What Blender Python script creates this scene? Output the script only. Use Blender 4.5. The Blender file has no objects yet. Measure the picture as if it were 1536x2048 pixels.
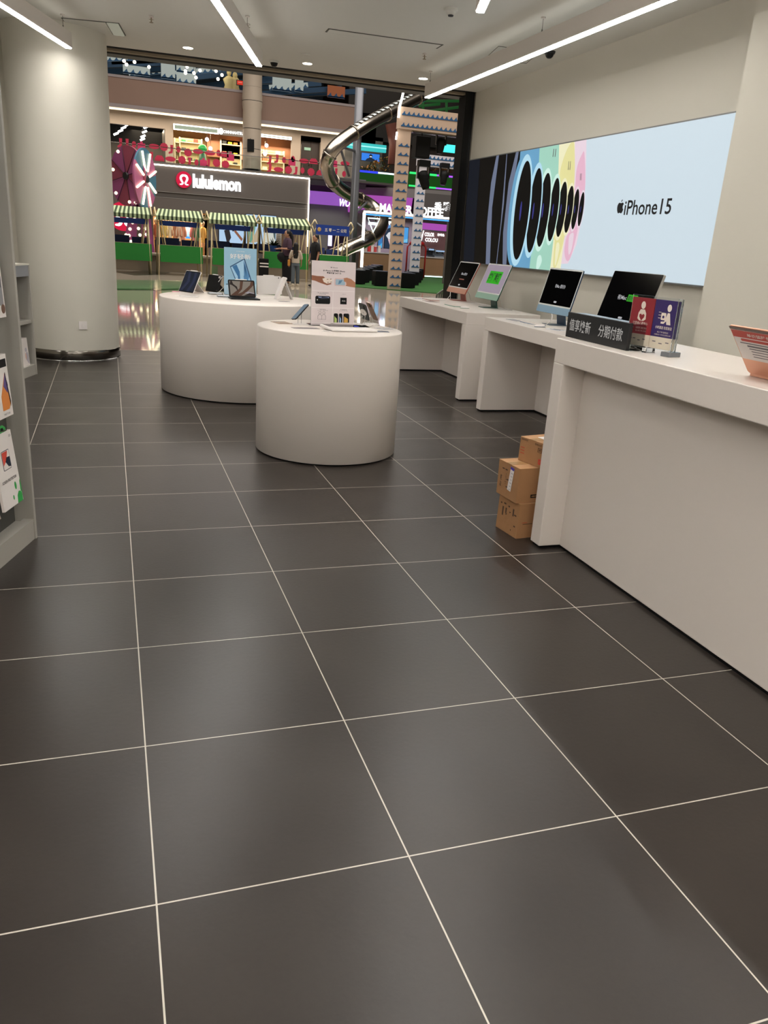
import bpy, bmesh, math, random
from mathutils import Vector, Matrix
import numpy as np
random.seed(7)
PI = math.pi
SC = bpy.context.scene
COL = SC.collection

# ------------------------------------------------------------------ camera
CF = 1578.46; YAW, PIT, ROL = 0.339696803, 0.325689580, 0.067605259
CAM = Vector((-0.0375604, -1.4481732, 1.4241874))
def _basis():
    cy, sy, cp, sp, cr, sr = math.cos(YAW), math.sin(YAW), math.cos(PIT), math.sin(PIT), math.cos(ROL), math.sin(ROL)
    f = Vector((sy*cp, cy*cp, -sp)); r0 = Vector((cy, -sy, 0)); u0 = r0.cross(f)
    return cr*r0 + sr*u0, -sr*r0 + cr*u0, f
RX, UP, FW = _basis()
cam = bpy.data.cameras.new('camera'); camo = bpy.data.objects.new('camera', cam); COL.objects.link(camo)
cam.sensor_fit = 'VERTICAL'; cam.sensor_height = 24; cam.lens = 24*CF/2048; cam.clip_start = .05; cam.clip_end = 300
M = Matrix.Identity(4)
for i in range(3):
    M[i][0] = RX[i]; M[i][1] = UP[i]; M[i][2] = -FW[i]; M[i][3] = CAM[i]
camo.matrix_world = M
SC.camera = camo
# photo measurements: where a sight line meets a plane of the place
def ray(px, py): return FW + RX*((px-768)/CF) - UP*((py-1024)/CF)
def onz(px, py, z=0): d = ray(px, py); return CAM + d*((z-CAM.z)/d.z)
def onx(px, py, x): d = ray(px, py); return CAM + d*((x-CAM.x)/d.x)
def ony(px, py, y): d = ray(px, py); return CAM + d*((y-CAM.y)/d.y)
def rect(L, T, R, B, y):
    xl = ony(L, (T+B)/2, y).x; xr = ony(R, (T+B)/2, y).x
    zt = ony((L+R)/2, T, y).z; zb = ony((L+R)/2, B, y).z
    return xl, xr, zb, zt

# ------------------------------------------------------------------ world and light
SC.view_settings.view_transform = 'Standard'
try: SC.view_settings.look = 'None'
except Exception: pass
SC.view_settings.exposure = EXPO = 0.0
SC.view_settings.gamma = 1
SC.view_settings.use_curve_mapping = False
w = bpy.data.worlds.new('mall_air'); SC.world = w; w.use_nodes = True
bg = w.node_tree.nodes['Background']; bg.inputs[0].default_value = (.55, .5, .46, 1); bg.inputs[1].default_value = .22
STRIP = 47.0          # shop strip lights
def area(name, loc, size, power, col=(1, .95, .88), rot=(0, 0, 0)):
    l = bpy.data.lights.new(name, 'AREA'); l.shape = 'RECTANGLE'; l.size, l.size_y = size; l.energy = power; l.color = col
    o = bpy.data.objects.new(name, l); COL.objects.link(o); o.location = loc; o.rotation_euler = rot
    return o
area('atrium_ceiling_light', (8, 24, 13.5), (22, 18), 5000, (1, .93, .85))
area('mezzanine_ceiling_light', (4, 43.8, 7.0), (19, 3), 1100, (1, .86, .7))
area('added_soffit_uplight', (3, 42.6, 5.6), (18, 1.5), 200, (1, .86, .66), (PI, 0, 0))  # unseen lamp added below the soffit to brighten it in place of cove light
area('top_floor_ceiling_light', (6, 44, 10.6), (26, 4), 300, (1, .85, .7))

# ------------------------------------------------------------------ materials
def lin(c):
    if isinstance(c, str): c = [int(c[i:i+2], 16)/255 for i in (0, 2, 4)]
    return tuple(((v/12.92) if v <= .04045 else ((v+.055)/1.055)**2.4) for v in c) + (1,)
_M = {}
def mat(name, color, rough=.5, metal=0, emit=0, ecol=None, vary=0, vscale=8, bump=0, bscale=60, trans=0, alpha=1, ior=1.45, spec=.5):
    if name in _M: return _M[name]
    m = bpy.data.materials.new(name); m.use_nodes = True; nt = m.node_tree; b = nt.nodes['Principled BSDF']
    c = lin(color)
    b.inputs['Base Color'].default_value = c; b.inputs['Roughness'].default_value = rough; b.inputs['Metallic'].default_value = metal
    b.inputs['IOR'].default_value = ior; b.inputs['Specular IOR Level'].default_value = spec
    b.inputs['Transmission Weight'].default_value = trans; b.inputs['Alpha'].default_value = alpha
    if emit:
        b.inputs['Emission Color'].default_value = lin(ecol or color); b.inputs['Emission Strength'].default_value = emit
    if vary or bump:
        tc = nt.nodes.new('ShaderNodeTexCoord')
    if vary:
        n = nt.nodes.new('ShaderNodeTexNoise'); n.inputs['Scale'].default_value = vscale; n.inputs['Detail'].default_value = 5
        nt.links.new(tc.outputs['Object'], n.inputs['Vector'])
        mx = nt.nodes.new('ShaderNodeMix'); mx.data_type = 'RGBA'
        mx.inputs[6].default_value = tuple(v*(1-vary) for v in c[:3])+(1,); mx.inputs[7].default_value = tuple(min(1, v*(1+vary)) for v in c[:3])+(1,)
        nt.links.new(n.outputs['Fac'], mx.inputs[0]); nt.links.new(mx.outputs[2], b.inputs['Base Color'])
    if bump:
        n = nt.nodes.new('ShaderNodeTexNoise'); n.inputs['Scale'].default_value = bscale; n.inputs['Detail'].default_value = 4
        nt.links.new(tc.outputs['Object'], n.inputs['Vector'])
        bp = nt.nodes.new('ShaderNodeBump'); bp.inputs['Strength'].default_value = bump; bp.inputs['Distance'].default_value = .01
        nt.links.new(n.outputs['Fac'], bp.inputs['Height']); nt.links.new(bp.outputs['Normal'], b.inputs['Normal'])
    _M[name] = m; return m
def glow(name, color, s):
    c = [int(color[i:i+2], 16)/255*.42 for i in (0, 2, 4)]
    return mat(name, c, .5, 0, s, color, spec=.2)
WHITE = mat('white_laminate', 'dcd2c9', .32, vary=.02, vscale=3)
WALLP = mat('cream_wall_paint', 'cdc8bb', .75, vary=.015, vscale=2, bump=.05, bscale=180)
CEILP = mat('ceiling_paint', 'dedcd4', .85, vary=.01)
BLACK = mat('matte_black', '0a0a0b', .6, spec=.25)
BLACKM = mat('black_metal', '131416', .35, .3)
DARK = mat('dark_grey', '2a2a2c', .5)
STEEL = mat('brushed_steel', '8a8782', .22, 1, bump=.03, bscale=200)
CHROME = mat('chrome', 'c8c8c8', .1, 1)
LIGHTM = glow('strip_diffuser', 'fffcf8', STRIP); UPM = glow('upper_diffuser', 'fffaf0', STRIP*.028)
HOUSE = mat('white_aluminium_housing', 'd8d0c8', .45)
ACRYL = mat('clear_acrylic', 'f2f6f8', .03, trans=1, ior=1.3)
PAPER = mat('white_paper', 'e2dbd6', .55)
WTXT = glow('white_screen_text', 'd8d8dc', .8)
KTXT = mat('black_print', '15161a', .5)
GTXT = mat('grey_print', '6a6468', .6)
SHELFM = mat('grey_shelf_laminate', 'a39f96', .45, vary=.02)
SHELFD = mat('dark_grey_shelf_back', '4b4a46', .6)
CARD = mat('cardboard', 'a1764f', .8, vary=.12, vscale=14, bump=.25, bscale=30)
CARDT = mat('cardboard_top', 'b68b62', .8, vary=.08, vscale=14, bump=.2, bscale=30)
WOODL = mat('pale_pine', 'd8c8a0', .6, vary=.1, vscale=20)

# floor tiles: dark grey porcelain, 0.6 m module with pale joints
def tile_floor():
    m = bpy.data.materials.new('charcoal_porcelain_tiles'); m.use_nodes = True; nt = m.node_tree; b = nt.nodes['Principled BSDF']
    N = nt.nodes.new; L = nt.links.new
    tc = N('ShaderNodeTexCoord'); sp = N('ShaderNodeSeparateXYZ'); L(tc.outputs['Object'], sp.inputs[0])
    def line(sock):
        a = N('ShaderNodeMath'); a.operation = 'DIVIDE'; a.inputs[1].default_value = .6; L(sock, a.inputs[0])
        f = N('ShaderNodeMath'); f.operation = 'FRACT'; L(a.outputs[0], f.inputs[0])
        s = N('ShaderNodeMath'); s.operation = 'SUBTRACT'; s.inputs[1].default_value = .5; L(f.outputs[0], s.inputs[0])
        ab = N('ShaderNodeMath'); ab.operation = 'ABSOLUTE'; L(s.outputs[0], ab.inputs[0])
        g = N('ShaderNodeMath'); g.operation = 'GREATER_THAN'; g.inputs[1].default_value = .5-.0034; L(ab.outputs[0], g.inputs[0])
        fl = N('ShaderNodeMath'); fl.operation = 'FLOOR'; L(a.outputs[0], fl.inputs[0])
        return g, fl
    gx, fx = line(sp.outputs[0]); gy, fy = line(sp.outputs[1])
    mxl = N('ShaderNodeMath'); mxl.operation = 'MAXIMUM'; L(gx.outputs[0], mxl.inputs[0]); L(gy.outputs[0], mxl.inputs[1])
    cmb = N('ShaderNodeCombineXYZ'); L(fx.outputs[0], cmb.inputs[0]); L(fy.outputs[0], cmb.inputs[1])
    wn = N('ShaderNodeTexWhiteNoise'); L(cmb.outputs[0], wn.inputs['Vector'])
    n = N('ShaderNodeTexNoise'); n.inputs['Scale'].default_value = 2.2; n.inputs['Detail'].default_value = 8; L(tc.outputs['Object'], n.inputs['Vector'])
    n2 = N('ShaderNodeTexNoise'); n2.inputs['Scale'].default_value = 60; n2.inputs['Detail'].default_value = 3; L(tc.outputs['Object'], n2.inputs['Vector'])
    ad = N('ShaderNodeMath'); ad.operation = 'MULTIPLY_ADD'; ad.inputs[1].default_value = .25; L(wn.outputs['Value'], ad.inputs[0]); L(n.outputs['Fac'], ad.inputs[2])
    ad2 = N('ShaderNodeMath'); ad2.operation = 'MULTIPLY_ADD'; ad2.inputs[1].default_value = .2; L(n2.outputs['Fac'], ad2.inputs[0]); L(ad.outputs[0], ad2.inputs[2])
    cr = N('ShaderNodeValToRGB'); cr.color_ramp.elements[0].position = .35; cr.color_ramp.elements[0].color = lin('282320')
    cr.color_ramp.elements[1].position = 1.0; cr.color_ramp.elements[1].color = lin('36302b'); L(ad2.outputs[0], cr.inputs[0])
    b.inputs['Specular IOR Level'].default_value = .5
    mx = N('ShaderNodeMix'); mx.data_type = 'RGBA'; L(mxl.outputs[0], mx.inputs[0]); L(cr.outputs[0], mx.inputs[6]); mx.inputs[7].default_value = lin("c2bbae")
    L(mx.outputs[2], b.inputs['Base Color'])
    r = N('ShaderNodeMapRange'); r.inputs[3].default_value = .27; r.inputs[4].default_value = .4; L(n.outputs['Fac'], r.inputs[0]); L(r.outputs[0], b.inputs['Roughness'])
    bp = N('ShaderNodeBump'); bp.inputs['Strength'].default_value = .08; bp.inputs['Distance'].default_value = .004; L(n2.outputs['Fac'], bp.inputs['Height']); L(bp.outputs[0], b.inputs['Normal'])
    return m
def mall_floor_mat():
    m = bpy.data.materials.new('polished_mall_stone'); m.use_nodes = True; nt = m.node_tree; b = nt.nodes['Principled BSDF']
    N = nt.nodes.new; L = nt.links.new
    tc = N('ShaderNodeTexCoord'); br = N('ShaderNodeTexBrick'); br.offset = 0; br.inputs['Scale'].default_value = 1
    br.inputs['Brick Width'].default_value = 1.0; br.inputs['Row Height'].default_value = 1.0; br.inputs['Mortar Size'].default_value = .004
    br.inputs['Color1'].default_value = lin('b0a697'); br.inputs['Color2'].default_value = lin('b8ad9d'); br.inputs['Mortar'].default_value = lin('5d574c')
    L(tc.outputs['Object'], br.inputs['Vector']); L(br.outputs['Color'], b.inputs['Base Color'])
    n = N('ShaderNodeTexNoise'); n.inputs['Scale'].default_value = 5; L(tc.outputs['Object'], n.inputs['Vector'])
    bp = N('ShaderNodeBump'); bp.inputs['Strength'].default_value = .05; bp.inputs['Distance'].default_value = .004; L(n.outputs['Fac'], bp.inputs['Height']); L(bp.outputs[0], b.inputs['Normal'])
    b.inputs['Roughness'].default_value = .05; b.inputs['IOR'].default_value = 1.7
    return m

# ------------------------------------------------------------------ mesh helpers
class MB:
    def __init__(s): s.v = []; s.f = []; s.m = []; s.mats = []; s.sm = []
    def mi(s, m):
        if m not in s.mats: s.mats.append(m)
        return s.mats.index(m)
    def add(s, vs, fs, m, T=None, smooth=False):
        o = len(s.v); k = s.mi(m)
        for v in vs:
            v = Vector(v); s.v.append(T @ v if T is not None else v)
        for f in fs: s.f.append([o+i for i in f]); s.m.append(k); s.sm.append(smooth)
        return s
    def box(s, c, d, m, T=None, bev=0):
        x, y, z = d[0]/2, d[1]/2, d[2]/2; cx, cy, cz = c
        if bev <= 0:
            vs = [(cx+a*x, cy+b*y, cz+e*z) for a in (-1, 1) for b in (-1, 1) for e in (-1, 1)]
            fs = [(0, 1, 3, 2), (4, 6, 7, 5), (0, 4, 5, 1), (2, 3, 7, 6), (0, 2, 6, 4), (1, 5, 7, 3)]
            return s.add(vs, fs, m, T)
        bm = bmesh.new(); bmesh.ops.create_cube(bm, size=1, matrix=Matrix.Translation(c) @ Matrix.Diagonal((d[0], d[1], d[2], 1)))
        bmesh.ops.bevel(bm, geom=bm.edges[:], offset=bev, segments=2, affect='EDGES', profile=.6)
        bm.verts.index_update()
        s.add([v.co.copy() for v in bm.verts], [[v.index for v in f.verts] for f in bm.faces], m, T); bm.free(); return s
    def bx(s, x0, x1, y0, y1, z0, z1, m, T=None, bev=0):
        return s.box(((x0+x1)/2, (y0+y1)/2, (z0+z1)/2), (abs(x1-x0), abs(y1-y0), abs(z1-z0)), m, T, bev)
    def quad(s, a, b, c, d, m, T=None): return s.add([a, b, c, d], [(0, 1, 2, 3)], m, T)
    def prism(s, poly, h0, h1, m, T=None, axis='z', smooth=False, side=None):
        n = len(poly)
        def P(p, h): return (p[0], p[1], h) if axis == 'z' else ((p[0], h, p[1]) if axis == 'y' else (h, p[0], p[1]))
        vs = [P(p, h0) for p in poly]+[P(p, h1) for p in poly]
        s.add(vs, [list(range(n))[::-1], list(range(n, 2*n))], m, T)
        s.add(vs, [(i, (i+1) % n, n+(i+1) % n, n+i) for i in range(n)], side or m, T, smooth)
        return s
    def cyl(s, p0, p1, r0, m, r1=None, seg=16, T=None, caps=True, smooth=True):
        p0 = Vector(p0); p1 = Vector(p1); r1 = r0 if r1 is None else r1
        d = (p1-p0).normalized(); a = d.orthogonal().normalized(); b = d.cross(a)
        vs = []
        for p, r in ((p0, r0), (p1, r1)):
            vs += [p+(a*math.cos(2*PI*i/seg)+b*math.sin(2*PI*i/seg))*r for i in range(seg)]
        s.add(vs, [(i, (i+1) % seg, seg+(i+1) % seg, seg+i) for i in range(seg)], m, T, smooth)
        if caps: s.add(vs, [list(range(seg))[::-1], list(range(seg, 2*seg))], m, T)
        return s
    def lathe(s, prof, m, c=(0, 0, 0), seg=32, T=None, sx=1, sy=1):
        vs = []; n = len(prof)
        for r, z in prof:
            vs += [(c[0]+sx*r*math.cos(2*PI*i/seg), c[1]+sy*r*math.sin(2*PI*i/seg), c[2]+z) for i in range(seg)]
        fs = [(k*seg+i, k*seg+(i+1) % seg, (k+1)*seg+(i+1) % seg, (k+1)*seg+i) for k in range(n-1) for i in range(seg)]
        return s.add(vs, fs, m, T, True)
    def ball(s, c, r, m, seg=16, rings=10, T=None):
        if not hasattr(r, '__len__'): r = (r, r, r)
        vs = []
        for k in range(rings+1):
            t = PI*k/rings
            for i in range(seg):
                p = 2*PI*i/seg; vs.append((c[0]+r[0]*math.sin(t)*math.cos(p), c[1]+r[1]*math.sin(t)*math.sin(p), c[2]+r[2]*math.cos(t)))
        return s.add(vs, [(k*seg+i, (k+1)*seg+i, (k+1)*seg+(i+1) % seg, k*seg+(i+1) % seg) for k in range(rings) for i in range(seg)], m, T, True)
    def tube(s, pts, r, m, seg=8, T=None, caps=True, closed=False, sub=0):
        pts = [Vector(p) for p in pts]; rr = r if hasattr(r, '__len__') else [r]*len(pts)
        if sub:
            np_, nr = [], []
            n = len(pts)
            for i in range(n-1):
                p0, p1, p2, p3 = pts[max(0, i-1)], pts[i], pts[i+1], pts[min(n-1, i+2)]
                for k in range(sub):
                    t = k/sub; t2 = t*t; t3 = t2*t
                    np_.append(.5*((2*p1)+(-p0+p2)*t+(2*p0-5*p1+4*p2-p3)*t2+(-p0+3*p1-3*p2+p3)*t3)); nr.append(rr[i]*(1-t)+rr[i+1]*t)
            np_.append(pts[-1]); nr.append(rr[-1]); pts, rr = np_, nr
        n = len(pts); vs = []; a = None
        for i, p in enumerate(pts):
            d = (pts[(i+1) % n if closed else min(n-1, i+1)]-pts[(i-1) % n if closed else max(0, i-1)]).normalized()
            if a is None: a = d.orthogonal().normalized()
            a = (a-d*a.dot(d)).normalized(); b = d.cross(a)
            vs += [p+(a*math.cos(2*PI*k/seg)+b*math.sin(2*PI*k/seg))*rr[i] for k in range(seg)]
        fs = [(i*seg+k, i*seg+(k+1) % seg, ((i+1) % n)*seg+(k+1) % seg, ((i+1) % n)*seg+k) for i in range(n if closed else n-1) for k in range(seg)]
        s.add(vs, fs, m, T, True)
        if caps and not closed: s.add(vs, [list(range(seg))[::-1], list(range((n-1)*seg, n*seg))], m, T)
        return s
    def build(s, name, parent=None, label=None, kind=None, bevel=0, T=None):
        me = bpy.data.meshes.new(name); me.from_pydata([tuple(v) for v in s.v], [], s.f); me.update()
        for m in s.mats: me.materials.append(m)
        me.polygons.foreach_set('material_index', s.m); me.polygons.foreach_set('use_smooth', s.sm); me.update()
        bm = bmesh.new(); bm.from_mesh(me)
        bmesh.ops.remove_doubles(bm, verts=bm.verts, dist=1e-6); bmesh.ops.recalc_face_normals(bm, faces=bm.faces)
        bm.to_mesh(me); bm.free()
        o = bpy.data.objects.new(name, me); COL.objects.link(o)
        if parent: o.parent = parent
        if label: o['label'] = label
        if kind: o['kind'] = kind
        if bevel:
            b = o.modifiers.new('bevel', 'BEVEL'); b.width = bevel; b.segments = 2; b.limit_method = 'ANGLE'
        return o
def ellipse(cx, cy, rx, ry, n=32, a0=0, a1=2*PI, rot=0):
    out = []
    for i in range(n):
        t = a0+(a1-a0)*i/(n if abs(a1-a0-2*PI) < 1e-6 else n-1)
        x, y = rx*math.cos(t), ry*math.sin(t)
        out.append((cx+x*math.cos(rot)-y*math.sin(rot), cy+x*math.sin(rot)+y*math.cos(rot)))
    return out
def rrect(w, h, r, n=5, cx=0, cy=0):
    out = []
    for k, (sx, sy) in enumerate(((1, 1), (-1, 1), (-1, -1), (1, -1))):
        for i in range(n+1):
            t = PI/2*k+PI/2*i/n
            out.append((cx+sx*(w/2-r)+r*math.cos(t), cy+sy*(h/2-r)+r*math.sin(t)))
    return out
def thing(name, label, cat, loc=(0, 0, 0), rz=0, group=None):
    o = bpy.data.objects.new(name, None); COL.objects.link(o); o.location = loc; o.rotation_euler = (0, 0, rz)
    o['label'] = label; o['category'] = cat
    if group: o['group'] = group
    return o
def tag(o, label, cat, group=None, kind=None):
    o['label'] = label; o['category'] = cat
    if group: o['group'] = group
    if kind: o['kind'] = kind
    return o
def struct(mb, name): return mb.build(name, kind='structure')
def copy_tree(o, parent=None):
    c = o.copy(); COL.objects.link(c)
    if parent: c.parent = parent
    for ch in list(o.children): copy_tree(ch, c)
    return c
_tcache = {}
def text_verts(body, bold=0, ext=0.0):
    k = (body, bold, ext)
    if k in _tcache: return _tcache[k]
    c = bpy.data.curves.new('t', 'FONT'); c.body = body; c.size = 1; c.offset = bold; c.extrude = ext; c.resolution_u = 3
    o = bpy.data.objects.new('t', c); COL.objects.link(o)
    dg = bpy.context.evaluated_depsgraph_get(); me = bpy.data.meshes.new_from_object(o.evaluated_get(dg))
    vs = [v.co.copy() for v in me.vertices]; fs = [list(p.vertices) for p in me.polygons]
    bpy.data.objects.remove(o); bpy.data.meshes.remove(me)
    x0 = min(v.x for v in vs); x1 = max(v.x for v in vs); y0 = min(v.y for v in vs); y1 = max(v.y for v in vs)
    _tcache[k] = (vs, fs, x0, x1, y0, y1); return _tcache[k]
def text(mb, body, T, w=None, h=None, m=KTXT, bold=0, ext=0.0, stretch=True, shear=0):
    """lettering in the local xy plane of T, centred, fitted to width w and/or height h"""
    vs, fs, x0, x1, y0, y1 = text_verts(body, bold, ext)
    sx = w/(x1-x0) if w else h/(y1-y0); sy = h/(y1-y0) if h else sx
    if not stretch and w and h: sx = sy = min(sx, sy)
    cx, cy = (x0+x1)/2, (y0+y1)/2
    mb.add([((v.x-cx)*sx+(v.y-cy)*sy*shear, (v.y-cy)*sy, v.z*max(sx, sy)) for v in vs], fs, m, T)
# frames: lettering plane facing -y (seen from the shop), facing -x, lying flat
def face_y(x, y, z, rz=0): return Matrix.Translation((x, y, z)) @ Matrix.Rotation(rz, 4, 'Z') @ Matrix.Rotation(PI/2, 4, 'X')
def face_x(x, y, z): return face_y(x, y, z, -PI/2)

# ------------------------------------------------------------------ shop shell
H = 3.28
def storey(x): return 8.86-.05*x
mb = MB(); mb.quad((-5, -5, 0), (7, -5, 0), (7, storey(7), 0), (-5, storey(-5), 0), tile_floor())
# shift so tile joints fall on multiples of .6 (module origin is the world origin)
fl = struct(mb, 'floor')
mb = MB(); mb.quad((-30, storey(-30), 0), (40, storey(40), 0), (40, 70, 0), (-30, 70, 0), mall_floor_mat())
fm = struct(mb, 'floor_mall')
mb = MB(); mb.prism([(-5, -5), (7, -5), (7, storey(7)-.05), (-5, storey(-5)-.05)], H, H+.3, CEILP); struct(mb, 'ceiling')
XW = 4.35
mb = MB(); mb.bx(XW, XW+.2, 3.4, 8.64, 0, H, WALLP); struct(mb, 'wall_right')
mb = MB(); mb.bx(4.06, XW+.2, -5, 3.5, 0, H, WALLP); struct(mb, 'wall_right_pier')
mb = MB(); mb.bx(-5, 7, -5.2, -5, 0, H, WALLP); struct(mb, 'wall_back')
mb = MB(); mb.bx(-5.2, -5, -5, 9, 0, H, WALLP); struct(mb, 'wall_left')
mb = MB(); mb.bx(-5, -.95, 8.75, 8.95, 0, H, WALLP); struct(mb, 'wall_front_left')
mb = MB(); cc = (-.476, 8.394, 0)
mb.lathe([(.502, .11), (.502, H)], WALLP, cc, 96); struct(mb, 'wall_column')
mb = MB(); mb.lathe([(.508, .004), (.512, .006), (.512, .108), (.508, .112), (.5, .112)], mat('polished_steel_skirting', '77726b', .18, 1), cc, 96)
mb.lathe([(.514, 0), (.514, .006), (.5, .006)], CHROME, cc, 96); struct(mb, 'baseboard_column')
# opening head: black slot, beige shutter track, dark soffit
BEIGE = mat('beige_shutter_track', '8f8068', .5)
mb = MB()
def strip(y0, y1, z0, z1, m, x0=.02, x1=4.35):
    mb.add([(x, storey(x)+yy, z) for z in (z0, z1) for (x, yy) in ((x0, y0), (x1, y0), (x1, y1), (x0, y1))],
           [(0, 3, 2, 1), (4, 5, 6, 7), (0, 1, 5, 4), (1, 2, 6, 5), (2, 3, 7, 6), (3, 0, 4, 7)], m)
strip(-.05, .35, H+.02, H+.3, BLACK, -5, 7); strip(.02, .1, H-.03, H+.1, BEIGE); strip(.1, .3, H-.045, H+.1, mat('dark_soffit', '2b2a26', .5), -5, 7)
strip(-.045, .02, H-.005, H+.1, BLACK)
struct(mb, 'trim_1')
mb = MB(); mb.bx(4.235, 4.34, 8.64, 8.85, 0, H, BLACKM); mb.bx(4.335, 4.36, 8.6, 8.66, 0, H, STEEL); struct(mb, 'trim_2')

# ------------------------------------------------------------------ ceiling fittings
def strip_light(xa, ya, xb, yb, label, wires, z=3.02, diff=None):
    d = Vector((xb-xa, yb-ya, 0)); L = d.length; rz = math.atan2(d.y, d.x)
    t = thing('pendant_strip_light', label, 'ceiling light', (xa, ya, z), rz, None)
    m = MB(); m.bx(0, L, -.035, .035, .006, .14, HOUSE); m.build('housing', t, bevel=.004)
    m = MB(); m.bx(.004, L-.004, -.027, .027, -.002, .0055, diff or LIGHTM); m.build('diffuser', t)
    m = MB(); m.bx(.02, L-.02, -.022, .022, .1401, .143, UPM); m.build('upper_diffuser', t)
    for wx in wires:
        m = MB(); m.cyl((wx, 0, .14), (wx, 0, H-z), .0022, STEEL, seg=6); m.cyl((wx, 0, H-z-.012), (wx, 0, H-z), .02, HOUSE, seg=12); m.cyl((wx, 0, .14), (wx, 0, .17), .006, STEEL, seg=8)
        m.build('suspension_wire', t)
    return t
strip_light(3.43, 7.86, 3.43, 3.3, 'white strip light hung along the wall above the row of desktop computers', (.06, 2.6, 4.4), diff=glow('wall_strip_diffuser', 'fffcf8', STRIP*.62))
vx, vy = math.sin(math.radians(17.8)), math.cos(math.radians(17.8))
strip_light(1.45, 7.38, 1.45-vx*4.6, 7.38-vy*4.6, 'white pendant strip light in the middle of the ceiling, ending near the opening', (.75, 3.4))
strip_light(-.325, 7.75, -.325-vx*4.6, 7.75-vy*4.6, 'white pendant strip light at the far left by the round column', (.12, 2.4, 4.4))
strip_light(2.52, 4.47, 2.52-vx*4.6, 4.47-vy*4.6, 'short visible end of a strip light at the top edge, right of centre', (.3, 2.4, 4.4))
strip_light(3.43, 2.6, 3.43, -3.4, 'white strip light above the front counter aisle', (.2, 3, 5.6), diff=glow('wall_strip_diffuser', 'fffcf8', STRIP*.62))
strip_light(-.9, .8, -.9-vx*4.4, .8-vy*4.4, 'strip light over the left aisle behind the viewer', (.3, 3))
strip_light(-2.6, 6.4, -2.6-vx*4.6, 6.4-vy*4.6, 'added unseen fill strip over the far left aisle behind the racks', (.3, 3))  # unseen strip added on the left to brighten the desk fronts
strip_light(1.9, -.3, 1.9-vx*3.6, -.3-vy*3.6, 'added unseen fill strip over the middle aisle behind the viewer', (.3, 3))  # unseen strip added behind the viewer to brighten the desk fronts
for xs_, ys_, lb_ in ((-1.6, -.4, 'added unseen fill strip behind the viewer, left of the middle aisle'), (.55, -.5, 'added unseen fill strip behind the viewer, over the entrance aisle'), (-2.9, 1.2, 'added unseen fill strip behind the viewer, along the left wall'), (2.9, -.9, 'added unseen fill strip behind the viewer, above the counter end')):
    strip_light(xs_, ys_, xs_-vx*3.9, ys_-vy*3.9, lb_, (.3, 3), diff=glow('rear_fill_diffuser', 'fffcf8', STRIP*1.45))  # unseen strips added as fill for the table and desk fronts
m = MB(); _c = []
for k, (x, y, lb) in enumerate(((.85, 8.33, 'round recessed downlight nearest the round column'), (2.14, 8.28, 'round recessed downlight in the middle of the opening'), (3.5, 8.22, 'round recessed downlight left of the wall strip light end'))):
    t = thing('recessed_downlight', lb, 'downlight', (x, y, H), 0, None)
    m = MB(); m.lathe([(.052, -.004), (.06, -.004), (.062, 0)], HOUSE, seg=24); m.build('trim_ring', t)
    m = MB(); m.cyl((0, 0, -.006), (0, 0, -.002), .052, glow('downlight_lamp', 'fff4dd', 14), seg=24); m.build('lamp', t)
for x, y, lb in ((.42, 7.2, 'fire sprinkler head near the left ceiling access panel'), (3.07, 7.05, 'fire sprinkler head right of the slot air vent'), (1.27, 6.95, 'fire sprinkler head beside the middle strip light')):
    t = thing('sprinkler_head', lb, 'sprinkler', (x, y, H), 0, None)
    m = MB(); m.cyl((0, 0, -.012), (0, 0, 0), .022, HOUSE, seg=14); m.build('flange', t)
    m = MB(); m.cyl((0, 0, -.05), (0, 0, -.01), .006, BEIGE, seg=8); m.cyl((0, 0, -.054), (0, 0, -.05), .018, BEIGE, seg=12); m.bx(-.02, .02, -.003, .003, -.03, -.026, BEIGE); m.build('nozzle', t)
t = thing('smoke_detector', 'round cream smoke detector with a dark vented underside', 'smoke detector', (2.69, 5.46, H))
m = MB(); m.lathe([(0, -.02), (.052, -.02), (.055, -.014), (.055, 0)], CEILP, seg=28); m.build('base_plate', t)
m = MB(); m.lathe([(0, -.045), (.022, -.045), (.036, -.036), (.04, -.02)], CEILP, seg=28); m.lathe([(.0, -.058), (.02, -.056), (.024, -.046)], DARK, seg=20); m.build('sensor', t)
for x, y, lb in ((1.79, 8.4, 'black dome camera at the opening beside the middle strip light'), (4.05, 6.25, 'black dome camera on the ceiling above the lit wall poster')):
    t = thing('dome_camera', lb, 'security camera', (x, y, H), 0, None)
    m = MB(); m.lathe([(0, -.02), (.05, -.02), (.055, 0)], CEILP if x < 3 else DARK, seg=24); m.build('mount', t)
    m = MB(); m.lathe([(0, -.062), (.02, -.058), (.034, -.045), (.043, -.02)], BLACKM, seg=24); m.build('dome', t)
def flat(name, label, cat, pts, parts):
    m = MB(); 
    for a, b, mm in parts: m.prism(pts, a, b, mm)
    return tag(m.build(name), label, cat)
GAP = mat('shadow_gap', '55534b', .8)
m = MB()
p = [(1.965, 6.66), (3.09, 6.6), (3.095, 6.78), (1.97, 6.8)]
m.prism(p, H-.004, H, GAP); q = [(1.98, 6.675), (3.07, 6.615), (3.075, 6.768), (1.985, 6.785)]; m.prism(q, H-.007, H-.003, CEILP)
tag(m.build('slot_air_vent'), 'long narrow white air vent slot in the ceiling centre', 'air vent')
m = MB(); p = [(-.381, 7.779), (.144, 7.659), (.217, 8.166), (-.306, 8.267)]; m.prism(p, H-.004, H, GAP)
q = [(-.37, 7.79), (.02, 7.70), (.09, 8.18), (-.298, 8.255)]; m.prism(q, H-.008, H-.003, CEILP)
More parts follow.
